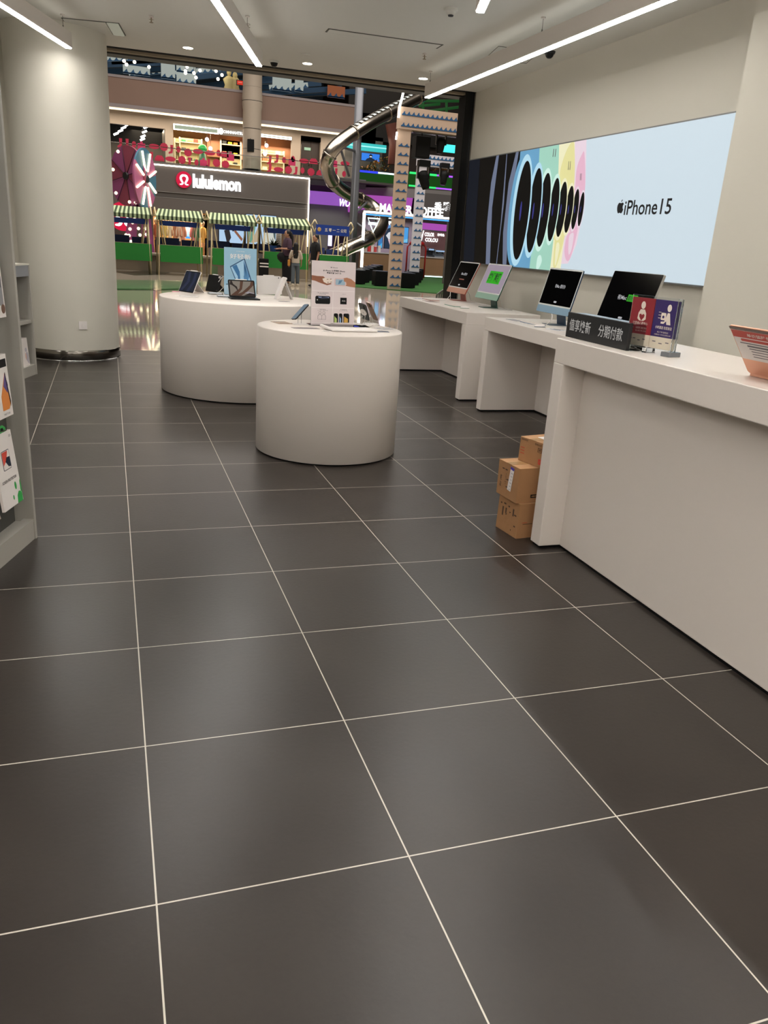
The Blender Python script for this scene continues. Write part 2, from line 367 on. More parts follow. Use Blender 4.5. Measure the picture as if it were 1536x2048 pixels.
q = [(.03, 7.695), (.136, 7.668), (.205, 8.16), (.1, 8.18)]; m.prism(q, H-.012, H-.003, glow('panel_lamp_lens', 'cfcdb8', .35)); tag(m.build('ceiling_access_panel'), 'thin framed ceiling hatch with a lit lens by the round column', 'ceiling panel')
m = MB(); m.tube([(3.664, 6.887, H-.002), (3.55, 6.344, H-.002), (3.972, 6.3, H-.002), (4.1, 6.82, H-.002)], .0025, GAP, 4, closed=True); tag(m.build('ceiling_hatch'), 'flush square ceiling hatch outlined by a thin gap near the wall', 'ceiling panel')
m = MB(); m.lathe([(0, -.006), (.05, -.006), (.053, 0)], CEILP, c=(2.02, 7.84, H), seg=28); tag(m.build('ceiling_cover_disc'), 'plain white round cover disc above the middle downlight', 'cover')

# wall switch on the column
a = math.radians(-75)
t = thing('wall_socket', 'small white square wall plate low on the round column', 'socket', (-.476+.503*math.cos(a), 8.394+.503*math.sin(a), .385), a+PI/2)
m = MB(); m.box((0, -.004, 0), (.086, .01, .086), PAPER, bev=.002); m.build('plate', t); m = MB(); m.box((0, -.011, 0), (.03, .005, .04), PAPER, bev=.001); m.build('rocker', t)

# ------------------------------------------------------------------ lit wall poster
XP = XW-.075
t = thing('wall_light_box', 'wide backlit wall poster with coloured phone cameras on black and pale blue', 'light box poster', (XW, 6, 0))
def pw(cx, cy):      # crop reading -> wall (y, z), in the light box's own frame
    p = onx(900+cx/2.415, 200+cy/2.415, XP); return (p.y-6, p.z)
yl, yr = 8.46-6, 3.72-6
zt0, zb0 = 2.497, 1.272
m = MB(); m.bx(-.071, 0, yr, yl, zb0, zt0, mat('light_box_edge', '7f7f7d', .4, .4)); m.build('casing', t)
m = MB()
PBG = glow('poster_pale_blue', 'd4e4ee', .82)
dx = -.075
def pp(poly, mm, k): m.add([(dx-.0006*k, a, b) for a, b in poly], [list(range(len(poly)))], mm)
zt, zb = zt0-.012, zb0+.012
pp([(yr+.012, zb), (yl-.012, zb), (yl-.012, zt), (yr+.012, zt)], PBG, 0)
def cl(p): return (min(p[0], yl-.012), max(zb, min(zt, p[1])))
def soft(pts, n=6):
    out = []; N_ = len(pts); P_ = [Vector((a, b)) for a, b in pts]
    for i in range(N_):
        p0, p1, p2, p3 = P_[i-1], P_[i], P_[(i+1) % N_], P_[(i+2) % N_]
        for k in range(n): f = k/n; out.append(tuple(.5*((2*p1)+(-p0+p2)*f+(2*p0-5*p1+4*p2-p3)*f*f+(-p0+3*p1-3*p2+p3)*f**3)))
    return out
def pc(pts, mm, k, sm=False): pp([cl(pw(*q)) for q in (soft(pts) if sm else pts)], mm, k)
pink = glow('poster_pink', 'e9b9cf', .85); pinkl = glow('poster_pale_pink', 'ecd8e4', .85); yel = glow('poster_yellow', 'e8e2a0', .85); yell = glow('poster_pale_yellow', 'efecc4', .88)
mint = glow('poster_mint', 'a9dcc8', .8); mintl = glow('poster_pale_mint', 'cdeee2', .9); blu = glow('poster_blue', '6fa9cf', .8); blul = glow('poster_pale_blue_ring', 'b3dcee', .9)
ink = mat('poster_black', '050608', .4); navy = glow('poster_navy', '161d2b', .5); steelb = glow('poster_edge_glint', '7f8aa6', .6); lensb = glow('poster_lens_glint', '4a4aa8', .5)
pc([(340, 250), (660, 190), (655, 400), (640, 560), (610, 700), (570, 790), (300, 840), (300, 240)], pinkl, 1)
pc([(340, 250), (605, 190), (600, 400), (560, 600), (530, 850), (300, 850)], yell, 2)
pc([(340, 250), (530, 200), (520, 500), (480, 850), (300, 850)], mint, 3)
pc([(340, 250), (436, 215), (420, 500), (380, 850), (290, 850)], blu, 4)
pc([(70, 260), (343, 230), (330, 420), (305, 600), (290, 700), (285, 850), (20, 850), (20, 300)], ink, 5)
pc([(100, 260), (150, 250), (128, 560), (110, 850), (60, 850), (80, 500)], navy, 6)
pc([(228, 250), (240, 250), (205, 520), (188, 850), (168, 850), (180, 600), (200, 400)], steelb, 7)
pc([(322, 240), (335, 240), (290, 520), (268, 850), (250, 850), (258, 640), (285, 400)], steelb, 7)
pc([(276, 250), (279, 250), (262, 500), (232, 750), (222, 850), (218, 850), (246, 600)], steelb, 7)
# yellow and pink phone bodies
pc([(530, 380), (545, 300), (575, 225), (602, 215), (600, 430), (560, 640), (530, 760), (510, 810), (500, 780), (515, 600)], yel, 8, True)
pc([(606, 430), (615, 330), (640, 262), (652, 262), (655, 420), (640, 520), (605, 640), (590, 560)], pink, 9, True)
pc([(570, 650), (600, 630), (622, 600), (605, 690), (580, 770), (562, 770), (555, 720)], pink, 9, True)
pc([(578, 660), (600, 645), (590, 720), (575, 745)], pinkl, 10, True)
pc([(425, 760), (440, 750), (445, 780), (430, 815), (418, 815)], mintl, 9, True)
pc([(515, 700), (528, 690), (530, 720), (515, 790), (508, 790)], yell, 9, True)
for x in (498, 508): pc([(x+5, 236), (x+8, 236), (x+3, 275), (x, 275)], GTXT, 10)
for x in (572, 580): pc([(x+4, 296), (x+6, 296), (x+3, 338), (x, 338)], GTXT, 10)
for x in (630, 635): pc([(x+2, 355), (x+4, 355), (x+2, 388), (x, 388)], GTXT, 10)
LN = [(382, 295, 328, 772, 318, 398, blul, blu), (438, 330, 395, 738, 384, 450, blul, blu), (483, 353, 440, 710, 430, 493, mintl, mint), (527, 377, 487, 683, 482, 535, mintl, mint),
      (563, 395, 527, 662, 521, 571, yell, yel), (597, 415, 563, 642, 559, 603, yell, yel), (625, 430, 597, 625, 592, 629, pinkl, pink), (650, 445, 627, 610, 622, 653, pinkl, pink)]
for i, (tx, ty, bx_, by, lx, rx_, ring, side) in enumerate(LN[::-1]):
    a = pw(tx, ty); b = pw(bx_, by); l = pw(lx, (ty+by)/2+20); r = pw(rx_, (ty+by)/2-30)
    cy, cz = (l[0]+r[0])/2, (a[1]+b[1])/2; ry, rz = abs(l[0]-r[0])/2*.93, (a[1]-b[1])/2
    k = 12+i*4; s = 1.0+.0
    off = rz*.07
    pp([cl(q) for q in ellipse(cy+ry*.62, cz, ry*1.25, rz+off*1.9, 48)], side, k)
    pp([cl(q) for q in ellipse(cy+ry*.12, cz, ry*1.3, rz+off*1.9, 48)], ring, k+1)
    pp([cl(q) for q in ellipse(cy, cz, ry, rz, 48)], ink, k+2)
    pp([cl(q) for q in ellipse(cy+ry*.15, cz, ry*.12, rz*.2, 24)], lensb, k+3)
m.build('poster_print', t)
# lettering and apple mark on the poster
m = MB()
a = pw(846, 512); b = pw(1072, 512); c0 = pw(960, 478); c1 = pw(960, 552)
for s_, l_, r_, hh in (('iPhone', 846, 1005, 1.0), ('15', 1020, 1072, 1.0)):
    a = pw(l_, 512); b = pw(r_, 512); text(m, s_, face_x(dx-.004, (a[0]+b[0])/2, (c0[1]+c1[1])/2-.003), abs(a[0]-b[0]), abs(c0[1]-c1[1])*hh, KTXT, .012)
l = pw(809, 520); r = pw(840, 520); tp = pw(830, 482); bt = pw(824, 551)
aw = abs(l[0]-r[0]); ah = abs(tp[1]-bt[1]); ay = (l[0]+r[0])/2; az = (tp[1]+bt[1])/2
def apple(mb, T, s, m_):
    body = [(0, .28), (.1, .3), (.22, .33), (.34, .28), (.4, .2), (.31, .1), (.3, -.02), (.34, -.13), (.43, -.2), (.37, -.34), (.27, -.47), (.18, -.5), (.08, -.46), (0, -.44), (-.08, -.46), (-.18, -.5), (-.28, -.43), (-.38, -.27), (-.43, -.08), (-.42, .1), (-.35, .24), (-.24, .32), (-.12, .32)]
    leaf = [(0, .36), (.02, .45), (.08, .53), (.17, .58), (.16, .48), (.1, .4)]
    mb.add([(x*s[0], y*s[1], 0) for x, y in body], [list(range(len(body)))], m_, T); mb.add([(x*s[0], y*s[1], 0) for x, y in leaf], [list(range(len(leaf)))], m_, T)
apple(m, face_x(dx-.004, ay, az), (aw*1.15, ah*.92), KTXT)
m.build('lettering', t, 'thin black lettering with a bitten fruit mark')

# ------------------------------------------------------------------ display furniture
def round_table(x, y, r, z, label):
    t = thing('round_display_table', label, 'display table', (x, y, 0))
    m = MB(); m.lathe([(0, z), (r-.006, z), (r-.002, z-.002), (r, z-.007), (r, .014), (r-.004, .012), (0, .012)], WHITE, seg=128); m.build('drum_body', t)
    m = MB(); m.lathe([(r-.02, 0), (r-.02, .013)], BLACK, seg=64); m.build('plinth', t)
round_table(1.388, 3.96, .5, .86, 'smaller round white drum table in front, with a tall white poster')
round_table(1.14, 6.29, .765, .86, 'larger round white drum table behind, with tablets and a blue poster')
def desk(x0, x1, y0, y1, z, xr, label, ap=.115, lg=.095):
    t = thing('wall_desk', label, 'desk', ((x0+x1)/2, (y0+y1)/2, 0)); X = t.location.x; Y = t.location.y
    def b(n, *a):
        m = MB(); m.bx(a[0]-X, a[1]-X, a[2]-Y, a[3]-Y, a[4], a[5], WHITE); m.build(n, t, bevel=.004)
    b('worktop', x0, x1, y0, y1, z-ap, z)
    b('side_panel', x0, x1, y1-lg, y1, .014, z-ap); b('side_panel', x0, x1, y0, y0+lg, .014, z-ap)
    b('back_panel', xr, xr+.03, y0+lg, y1-lg, .014, z-ap)
    m = MB()
    for q in ((x0+.012, x1-.01, y1-lg+.008, y1-.01), (x0+.012, x1-.01, y0+.01, y0+lg-.008), (xr+.006, xr+.024, y0+lg, y1-lg)): m.bx(q[0]-X, q[1]-X, q[2]-Y, q[3]-Y, 0, .0139, BLACK)
    m.build('plinth', t)
desk(3.2, 4.0, 5.71, 7.67, .86, 3.77, 'far white desk along the wall, nearest the opening')
desk(3.2, 4.0, 3.3, 5.3, .86, 3.77, 'middle white desk along the wall, holding the blue computer')
desk(1.985, 2.6, -.7, 1.955, 1.055, 2.105, 'tall white counter in the right foreground', .115, .092)

# ------------------------------------------------------------------ desktop computers
def RXm(a): return Matrix.Rotation(a, 4, 'X')
SGREY = glow('screen_grey_lilac', 'a093a2', .75); SBLK = mat('screen_black', '050506', .12); SGRN = glow('screen_green_box', '2fae1e', .75)
def keyboard(x, y, z, rz, label, edge):
    t = thing('keyboard', label, 'keyboard', (x, y, z), rz)
    m = MB(); m.prism(rrect(.279, .115, .012), 0, .006, edge); m.prism(rrect(.276, .112, .012), .006, .0085, PAPER); m.build('case', t)
    m = MB()
    for r in range(5):
        for k in range(13): m.box((-.126+k*.021, -.044+r*.021, .0098), (.018, .017, .0026), WHITE)
    m.build('keys', t)
def mouse(x, y, z, rz, label, edge):
    t = thing('mouse', label, 'mouse', (x, y, z), rz)
    m = MB(); m.lathe([(0, 0), (.9, 0), (1, .1), (1, .25)], edge, seg=24, T=Matrix.Diagonal((.029, .057, .021, 1))); m.build('underside', t)
    m = MB(); m.lathe([(1, .25), (.95, .5), (.8, .75), (.5, .93), (0, 1)], PAPER, seg=24, T=Matrix.Diagonal((.029, .057, .021, 1))); m.build('top_shell', t)
def imac(x, y, zb, tilt, label, chin, back, stand, screen, words, wm):
    t = thing('desktop_computer', label, 'computer', (x, y, .86), -PI/2)
    Wd, Hh = .547, .385
    T = Matrix.Translation((0, 0, zb-.86)) @ RXm(-tilt)
    m = MB(); m.prism([(px_, pz) for px_, pz in rrect(Wd, Hh, .014, cy=Hh/2)], 0, .0115, back, T, 'y'); body = m.build('body', t)
    m = MB(); m.prism(rrect(Wd-.002, .06, .01, cy=.031), -.0008, .0, chin, T, 'y'); m.build('chin', body)
    m = MB(); m.prism(rrect(Wd-.002, Hh-.062, .012, cy=.062+(Hh-.062)/2-.001), -.0012, 0, mat('pale_bezel', 'd3d4d2', .3), T, 'y'); m.build('bezel', body)
    m = MB(); m.bx(-.262, .262, -.0022, -.0012, .074, .372, screen, T)
    if words == 'green':
        m.bx(-.15, .15, -.0028, -.0022, .17, .305, SGRN, T); text(m, '按任意键', T @ face_y(0, -.0032, .238), .27, .105, KTXT, .02)
    else:
        text(m, words, T @ face_y(0, -.0028, .235), .17, .034, wm, .012); m.prism(rrect(.045, .016, .007, cy=.1), -.0028, -.0022, wm, T, 'y')
    m.build('screen', body)
    m = MB(); zz = zb-.86
    m.prism([(-.045, 0), (.13, 0), (.13, .006), (.122, .006), (.075, zz+.16), (.062, zz+.16), (.105, .006), (-.045, .006)], -.065, .065, stand, axis='x')
    m.build('stand', t, bevel=.002)
    m = MB(); m.tube([(.02, .09, zz+.05), (.1, .13, .09), (.2, .12, .02), (.26, .2, .004)], .0028, mat('cable_sleeve', 'b9b4ac', .6), 6, sub=6); m.build('power_cable', t)
    return t
pk = mat('computer_coral', 'd09a84', .35, .25); pkb = mat('computer_coral_deep', 'a8503e', .35, .4)
gn = mat('computer_mint', '9dbfae', .35, .25); gnb = mat('computer_green_deep', '34534a', .35, .4)
bl = mat('computer_pale_blue', '8fadc2', .35, .25); blb = mat('computer_blue_deep', '3c4f63', .35, .4)
WT = glow('screen_text_white', 'b9b9bd', .7)
imac(3.79, 7.40, .947, math.radians(24), 'coral desktop computer on the far desk, nearest the opening', pk, pkb, mat('coral_stand', 'a9665a', .4, .3), SBLK, '有Mac 都好办', WT)
imac(3.733, 6.45, .949, math.radians(20.5), 'mint green desktop computer with a green box of writing on its screen', gn, gnb, gnb, SGREY, 'green', WT)
imac(3.567, 4.762, .955, math.radians(14), 'pale blue desktop computer with a black screen on the middle desk', bl, blb, blb, SBLK, '有Mac 都好办', WT)
t = thing('desktop_monitor', 'large silver edged monitor with a black screen behind the black sign', 'monitor', (3.639, 3.871, .86), -PI/2)
T = Matrix.Translation((0, 0, .118)) @ RXm(-math.radians(16.7))
m = MB(); m.prism(rrect(.623, .388, .01, cy=.194), 0, .019, mat('silver_shell', 'b9b8b4', .3, .7), T, 'y'); m.build('body', t)
m = MB(); m.prism(rrect(.617, .382, .008, cy=.194), -.001, 0, SBLK, T, 'y')
text(m, '有Mac', T @ face_y(-.075, -.0016, .19), .12, .04, WT, .014); m.bx(-.005, .115, -.0018, -.001, .165, .217, SGRN, T); text(m, '都好办', T @ face_y(.055, -.0024, .19), .11, .04, KTXT, .014)
m.prism(rrect(.05, .016, .007, cy=.035), -.0018, -.001, WT, T, 'y'); m.build('screen', t)
m = MB(); m.bx(-.09, .09, -.02, .16, 0, .006, CHROME); m.bx(-.09, .09, .1, .112, .006, .28, CHROME); m.build('stand', t)
keyboard(3.40, 6.50, .86, -PI/2, 'keyboard on the far desk before the mint green computer', mat('mint_edge', '5f8a78', .4))
mouse(3.40, 6.22, .86, -PI/2+.2, 'white mouse by the mint green computer', mat('mint_edge', '5f8a78', .4))
keyboard(3.42, 4.80, .86, -PI/2, 'keyboard on the middle desk before the pale blue computer', mat('blue_edge', '5b6f84', .4))
mouse(3.34, 4.53, .86, -PI/2+.2, 'white mouse by the pale blue computer', mat('blue_edge', '5b6f84', .4))
keyboard(3.44, 7.28, .86, -PI/2, 'keyboard on the far desk before the coral computer', mat('coral_edge', 'a06a5c', .4))
def cardlet(x, y, z, rz, w, d, label, mm=PAPER, lines=3, name='leaflet', cat='leaflet'):
    t = thing(name, label, cat, (x, y, z), rz)
    m = MB(); m.box((0, 0, .001), (w, d, .002), mm); m.build('sheet', t)
    m = MB()
    for k in range(lines): m.box((0, d*(.3-.6*k/max(1, lines-1)), .0023), (w*(.8-.2*(k % 2)), d*.1, .0006), GTXT)
    m.build('print', t)
cardlet(3.38, 4.33, .86, -1.3, .14, .1, 'small printed card before the big silver monitor', mat('pale_card', 'cfd3d8', .3), 4)
cardlet(3.34, 7.02, .86, -1.5, .2, .12, 'brown picture card on the far desk by the coral computer', mat('brown_card', '8f7368', .4), 3)
cardlet(3.38, 5.05, .86, -1.4, .18, .08, 'grey card lying at the far end of the middle desk', mat('grey_card', '9f9a9b', .4), 2)
cardlet(3.33, 7.4, .86, -1.6, .12, .1, 'pale glossy sheet standing in for reflections at the far end of the far desk', mat('reflection_sheet', 'c6ccd6', .05), 2)  # added sheet standing in for bright mall reflections on the desk
# security cable tangle by the blue computer and the coral computer
for x, y, lb in ((3.44, 4.62, 'thin white security cable looping by the pale blue computer stand'), (3.6, 7.22, 'thin white security cable looping by the coral computer stand')):
    m = MB(); m.tube([(x+.1, y+.1, .87), (x+.06, y+.02, .96), (x+.02, y-.06, .92), (x-.02, y-.02, .87), (x-.1, y+.04, .864), (x-.12, y+.12, .863)], .003, mat('white_cable', 'cfcbc6', .5), 6, sub=6)
    tag(m.build('security_cable'), lb, 'cable')

# ------------------------------------------------------------------ front counter
t = thing('name_sign', 'long black sign block with white characters at the far end of the counter', 'sign', (2.075, 1.775, 1.055), -PI/2)
SGN = mat('sign_black_vinyl', '111315', .45)
m = MB(); m.bx(-.255, .255, 0, .018, 0, .118, SGN, bev=.002); m.build('face_panel', t)
m = MB(); m.bx(-.255, .255, .0185, .10, 0, .115, ACRYL, bev=.002); m.build('acrylic_block', t)
m = MB(); text(m, '值享焕新', face_y(-.135, -.0008, .062), .185, .056, glow('sign_white', 'e5e2dd', .35), .008, .0003); text(m, '分期付款', face_y(.12, -.0008, .062), .19, .056, glow('sign_white', 'e5e2dd', .35), .008, .0003); m.build('lettering', t)

t = thing('acrylic_card_stand', 'clear upright stand holding a red and a purple card on the counter edge', 'card stand', (2.16, 1.49, 1.055), -math.radians(79))
RED = mat('dark_red_card', '8e2a32', .4); PUR = mat('purple_card', '36285f', .4); CRM = mat('cream_card', 'd8cdb9', .5); CRT = mat('cream_print', 'e3d6c8', .5)
m = MB(); m.bx(-.138, .138, .012, .016, .018, .235, ACRYL); m.bx(.128, .138, -.004, .02, .0, .235, ACRYL)
m.bx(-.14, -.118, -.02, .035, 0, .02, ACRYL); m.bx(-.008, .014, -.02, .035, 0, .02, ACRYL); m.build('clear_sleeve', t)
m = MB(); m.bx(.105, .15, -.03, .04, 0, .02, mat('grey_clear_foot', '6d7074', .1, .2), bev=.002); m.build('foot', t)
for nm, cx, cm in (('red_card', -.066, RED), ('purple_card', .066, PUR)):
    m = MB(); m.bx(cx-.064, cx+.064, .005, .011, .072, .225, cm); m.bx(cx-.064, cx+.064, .005, .011, .022, .072, CRM)
    F = lambda z: face_y(cx, .004, z)
    if nm == 'red_card':
        m.add([(x, y, 0) for x, y in ellipse(0, .054, .0125, .016, 20)], [list(range(20))], CRT, face_y(cx+.003, .0042, .14))
        m.add([(x, y, 0) for x, y in ((-.012, .036), (.012, .036), (.022, .02), (.024, -.004), (.012, -.012), (-.012, -.012), (-.024, -.004), (-.022, .02))], [list(range(8))], CRT, face_y(cx+.003, .0042, .14))
        m.add([(x, y, 0) for x, y in ((0, -.012), (.014, .004), (.015, .013), (.008, .018), (0, .012), (-.008, .018), (-.015, .013), (-.014, .004))], [list(range(8))], RED, face_y(cx+.003, .0036, .14))
        text(m, '让您省心更安心', F(.118), .085, .012, CRT, .01); text(m, '以旧换新 为环保助力', F(.098), .08, .009, CRT, .02); text(m, '省心省力 安心无忧', F(.086), .08, .007, CRT)
    else:
        m.add([(x, y, 0) for x, y in ellipse(.016, .054, .0115, .015, 20)], [list(range(20))], CRT, face_y(cx, .0042, .14))
        m.add([(x, y, 0) for x, y in ((.01, .034), (.022, .034), (.034, -.014), (.012, -.014), (.008, .0), (-.004, -.012), (-.02, -.012), (-.02, -.004), (-.002, -.002))], [list(range(9))], CRT, face_y(cx, .0042, .14))
        m.add([(x, y, 0) for x, y in rrect(.026, .03, .004, cx=-.01, cy=.018)], [list(range(24))], CRT, face_y(cx, .0042, .14))
        m.add([(x, y, 0) for x, y in ellipse(-.01, .016, .006, .006, 12)], [list(range(12))], PUR, face_y(cx, .0036, .14))
        for k in range(3): m.box((0, 0, 0), (.014, .0022, .0004), CRT, face_y(cx-.031, .0042, .15+.012*k))
        text(m, '小时速送 在您身边', F(.112), .09, .013, CRT, .01); text(m, '线上下单 极速送达', F(.093), .06, .007, CRT); text(m, '全城服务点一小时可达 送货安心到家', F(.082), .09, .006, CRT)
    for k in range(3): m.box((0, 0, 0), (.018, .004, .0004), GTXT, face_y(cx-.04+.036*k, .0042, .052-.006*(k % 2)))
    m.build(nm, t)
t = thing('open_laptop', 'rose gold laptop lid with a red and white notice, at the right edge', 'laptop', (2.165, .735, 1.055), -PI/2)
ROSE = mat('rose_gold_aluminium', 'd8a085', .35, .45)
T = Matrix.Translation((0, 0, .012)) @ RXm(math.radians(38))
m = MB(); m.prism(rrect(.304, .212, .012, cy=.106), 0, .005, ROSE, T, 'y'); lid = m.build('lid', t)
m = MB(); m.prism(rrect(.304, .212, .01, cy=.11), .002, .016, ROSE); m.build('base', t)
m = MB(); m.bx(-.147, .1, -.0015, -.0004, .068, .196, PAPER, T); m.prism([(-.147, .166), (.095, .166), (.1, .178), (.085, .196), (-.147, .196)], -.002, -.0015, mat('notice_red', 'b9382a', .45), T, 'y')
m.prism(rrect(.19, .011, .005, cx=-.02, cy=.156), -.002, -.0015, mat('notice_red', 'b9382a', .45), T, 'y')
text(m, '单价猛降价', T @ face_y(-.02, -.0024, .18), .11, .014, PAPER, .01)
for k, (wd, hh) in enumerate(((.21, .004), (.15, .007), (.14, .004), (.13, .003), (.13, .003), (.13, .003))): m.bx(-.02-wd/2, -.02+wd/2, -.002, -.0015, .142-.0115*k-hh/2, .142-.0115*k+hh/2, GTXT, T)
m.build('notice', lid, 'red and white paper notice')
m = MB(); m.prism([(-.152, .198), (.152, .198), (.152, .208), (-.152, .208)], -.0012, 0, mat('lid_reflection_brown', '5b4236', .3), T, 'y'); m.build('top_reflection', lid)  # dark strip painted for a reflection along the top of the lid

# cardboard boxes beside the counter
def carton(x, y, z, w, d, h, rz, label, kind):
    t = thing('cardboard_box', label, 'cardboard box', (x, y, z), rz)
    m = MB(); bm = bmesh.new()
    random.seed(kind+3)
    vs = [(sx*w/2+random.uniform(-.002, .002), sy*d/2+random.uniform(-.002, .002), zz) for zz in (0, h) for sx, sy in ((-1, -1), (1, -1), (1, 1), (-1, 1))]
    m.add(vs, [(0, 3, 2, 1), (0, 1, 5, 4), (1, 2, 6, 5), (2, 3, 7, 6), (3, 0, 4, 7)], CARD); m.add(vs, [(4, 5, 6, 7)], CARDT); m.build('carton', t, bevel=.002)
    m = MB(); TAPE = mat('packing_tape', 'b08a5e', .25); m.bx(-w/2-.001, w/2+.001, -.024, .024, h, h+.0012, TAPE); m.bx(-.024, .024, -d/2-.0015, -d/2, h*.6, h, TAPE); m.build('tape', t)
    m = MB(); IN = mat('carton_ink', '4a3526', .8); RI = mat('carton_red_ink', 'b4452e', .8)
    L = lambda yy, zz: face_y(-w/2-.001, yy, zz, -PI/2); F = lambda xx, zz: face_y(xx, -d/2-.0022, zz)
    if kind == 0:
        for k, (yy, zz, hh) in enumerate(((.05, .11, .05), (.05, .06, .03), (.02, .12, .03), (.015, .08, .05), (-.02, .1, .05), (-.02, .05, .04), (-.05, .13, .04))): m.box((0, 0, 0), (.012, hh, .0006), IN, L(yy, zz))
        for yy, zz, ww in ((.07, .15, .012), (.035, .155, .02), (-.005, .15, .014), (-.07, .12, .02), (-.072, .06, .014), (-.03, .03, .03)): m.box((0, 0, 0), (ww, .008, .0006), IN, L(yy, zz))
        m.box((0, 0, 0), (.06, .003, .0006), IN, F(-.08, .08)); m.box((0, 0, 0), (.03, .003, .0006), RI, F(-.1, .088))
        text(m, '易碎', L(-.035, .07) @ Matrix.Rotation(PI/2, 4, 'Z'), .05, .03, IN, .02); text(m, '向上', L(.03, .05) @ Matrix.Rotation(PI/2, 4, 'Z'), .05, .02, IN, .02)
    if kind == 1:
        text(m, '防潮', L(.065, .08) @ Matrix.Rotation(PI/2, 4, 'Z'), .06, .016, IN, .02); text(m, '小心', L(.02, .1) @ Matrix.Rotation(PI/2, 4, 'Z'), .06, .014, IN)
        for yy, zz in ((.05, .15), (.02, .15), (0, .06), (.0, .1)): m.box((0, 0, 0), (.02, .006, .0006), IN, L(yy, zz))
        m.box((0, 0, 0), (.05, .018, .0006), BLACK, F(-.03, .035)); text(m, 'ABDFG', F(-.03, .035) @ Matrix.Translation((0, 0, .0006)), .04, .009, CARDT, .01)
    if kind == 2:
        text(m, '整箱出货', L(-.045, .115), .05, .011, IN); m.tube([(-w/2-.002, yy, zz) for yy, zz in ((-.075, .078), (-.048, .078), (-.048, .1), (-.075, .1))], .0012, IN, 4, closed=True)
        text(m, '件', L(-.0615, .089), .014, .014, IN, .02); m.box((0, 0, 0), (.024, .028, .0008), mat('red_label', 'c2412f', .5), L(-.07, .03)); text(m, '火', L(-.07, .03) @ Matrix.Translation((0, 0, .0007)), .014, .014, CARD, .01)
        m.box((0, 0, 0), (.05, .002, .0006), IN, L(.06, .122)); m.box((0, 0, 0), (.05, .002, .0006), IN, L(.06, .117))
        for zz in (.045, .06, .075): m.box((0, 0, 0), (.03, .004, .0006), RI, L(.07, zz))
        m.add([(x_, y_, h+.002) for x_, y_ in rrect(.09, .08, .01, cx=.0, cy=.0)], [list(range(24))], PAPER)
    m.build('print', t)
    if kind == 1:
        m = MB(); Q = L(-.03, .11) @ Matrix.Rotation(-.12, 4, 'Z'); m.box((0, 0, .0008), (.034, .125, .001), PAPER, Q); m.box((0, .06, .0015), (.034, .014, .001), mat('violet_sticker', '4b3a9a', .5), Q)
        for k in range(6): m.box((.004, .035-.018*k, .0016), (.018-.003*(k % 3), .002, .0006), GTXT, Q)
        m.build('shipping_label', t)
carton(2.062, 2.126, 0, .28, .2, .193, .1, 'lowest cardboard box of the stack beside the counter', 0)
carton(2.043, 2.135, .194, .28, .2, .188, .08, 'middle cardboard box of the stack, with a white shipping label', 1)
carton(2.117, 2.124, .383, .22, .19, .13, .23, 'small topmost cardboard box with a red mark and white paper', 2)

# ------------------------------------------------------------------ left shelf racks
UD = Vector((-.3, -.954, 0)).normalized(); RZ = math.atan2(UD.y, UD.x)     # local x runs toward the viewer, local -y... into the rack is local -y
def rack(x, y, h, L, D, shelves, label, header=None):
    t = thing('shelf_rack', label, 'shelf', (x, y, 0), RZ)      # local +y faces the aisle
    m = MB(); m.bx(0, .02, -D, 0, 0, h, SHELFM); m.build('side_panel', t, bevel=.0015)
    m = MB(); m.bx(L-.02, L, -D, 0, 0, h, SHELFM); m.build('side_panel', t, bevel=.0015)
    m = MB(); m.bx(.02, L-.02, -D, -D+.015, .02, h-.01, SHELFD); m.build('back_panel', t)
    for z, dp in shelves:
        m = MB(); m.bx(.02, L-.02, -D+.015, -D+dp, z-.03, z, SHELFM); m.build('shelf_board', t)
    m = MB(); m.bx(.02, L-.02, -D+.015, -.006, .0, .085, SHELFM); m.bx(.02, L-.02, -.05, -.004, .085, .1, SHELFM); m.build('base_tray', t)
    if header: m = MB(); m.bx(.02, L-.02, -D, -.004, h-header, h, mat('blue_grey_header', '8a8c90', .4)); m.bx(0, L, -D, 0, h, h+.012, mat('lit_shelf_top', 'd8d4c6', .4)); m.build('header', t)
    return t
r1 = rack(-.42, 2.39, 2.04, 1.9, .105, (), 'tall grey accessory rack at the left edge, nearest the viewer')
r2 = rack(-.762, 7.02, 1.03, 1.2, .32, ((.525, .31),), 'low grey accessory rack farther back by the round column', .1)
def pack(x, y, lx, ly, z, w, d, h, tilt, label, face, name='boxed_accessory', extra=None):
    p = Vector((x, y, 0))+UD*lx+Vector((-UD.y, UD.x, 0))*ly
    t = thing(name, label, 'boxed product', (p.x, p.y, z), RZ+PI)      # local -y faces the aisle
    T = RXm(-tilt)
    m = MB(); m.bx(-w, 0, 0, d, 0, h, PAPER, T); m.build('carton', t)
    m = MB(); face(m, T, w, h); m.build('front_print', t)
    if extra: extra(t, T, w, h)
    return t
GR = mat('print_green', '2fa24a', .4); ORG = mat('print_orange', 'd9843c', .4); RD = mat('print_red', 'cf4a3c', .4); NV = mat('print_navy', '1f2a3c', .4); BR = mat('print_brown', '6a4a38', .5); VI = mat('print_violet', '5a4a86', .4); GY = mat('print_grey', '8c8c8f', .4)
def pl(m, T, pts, mm, k=1): m.prism([(x, z) for x, z in pts], -.0006*k, -.0006*(k-1)-.0001, mm, T, 'y')
def f_a(m, T, w, h):
    pl(m, T, rrect(.07, .12, .008, cx=-.045, cy=h*.42), GY); pl(m, T, [(-.05, h*.45), (-.018, h*.47), (-.016, h*.62), (-.048, h*.62)], mat('print_dark_grey', '5a5a5c', .4), 2); pl(m, T, ellipse(-.02, .035, .018, .02, 16), BR)
    text(m, 'BUMPER CASE', T @ face_y(-w/2, -.001, h*.9), w*.8, .008, KTXT); 
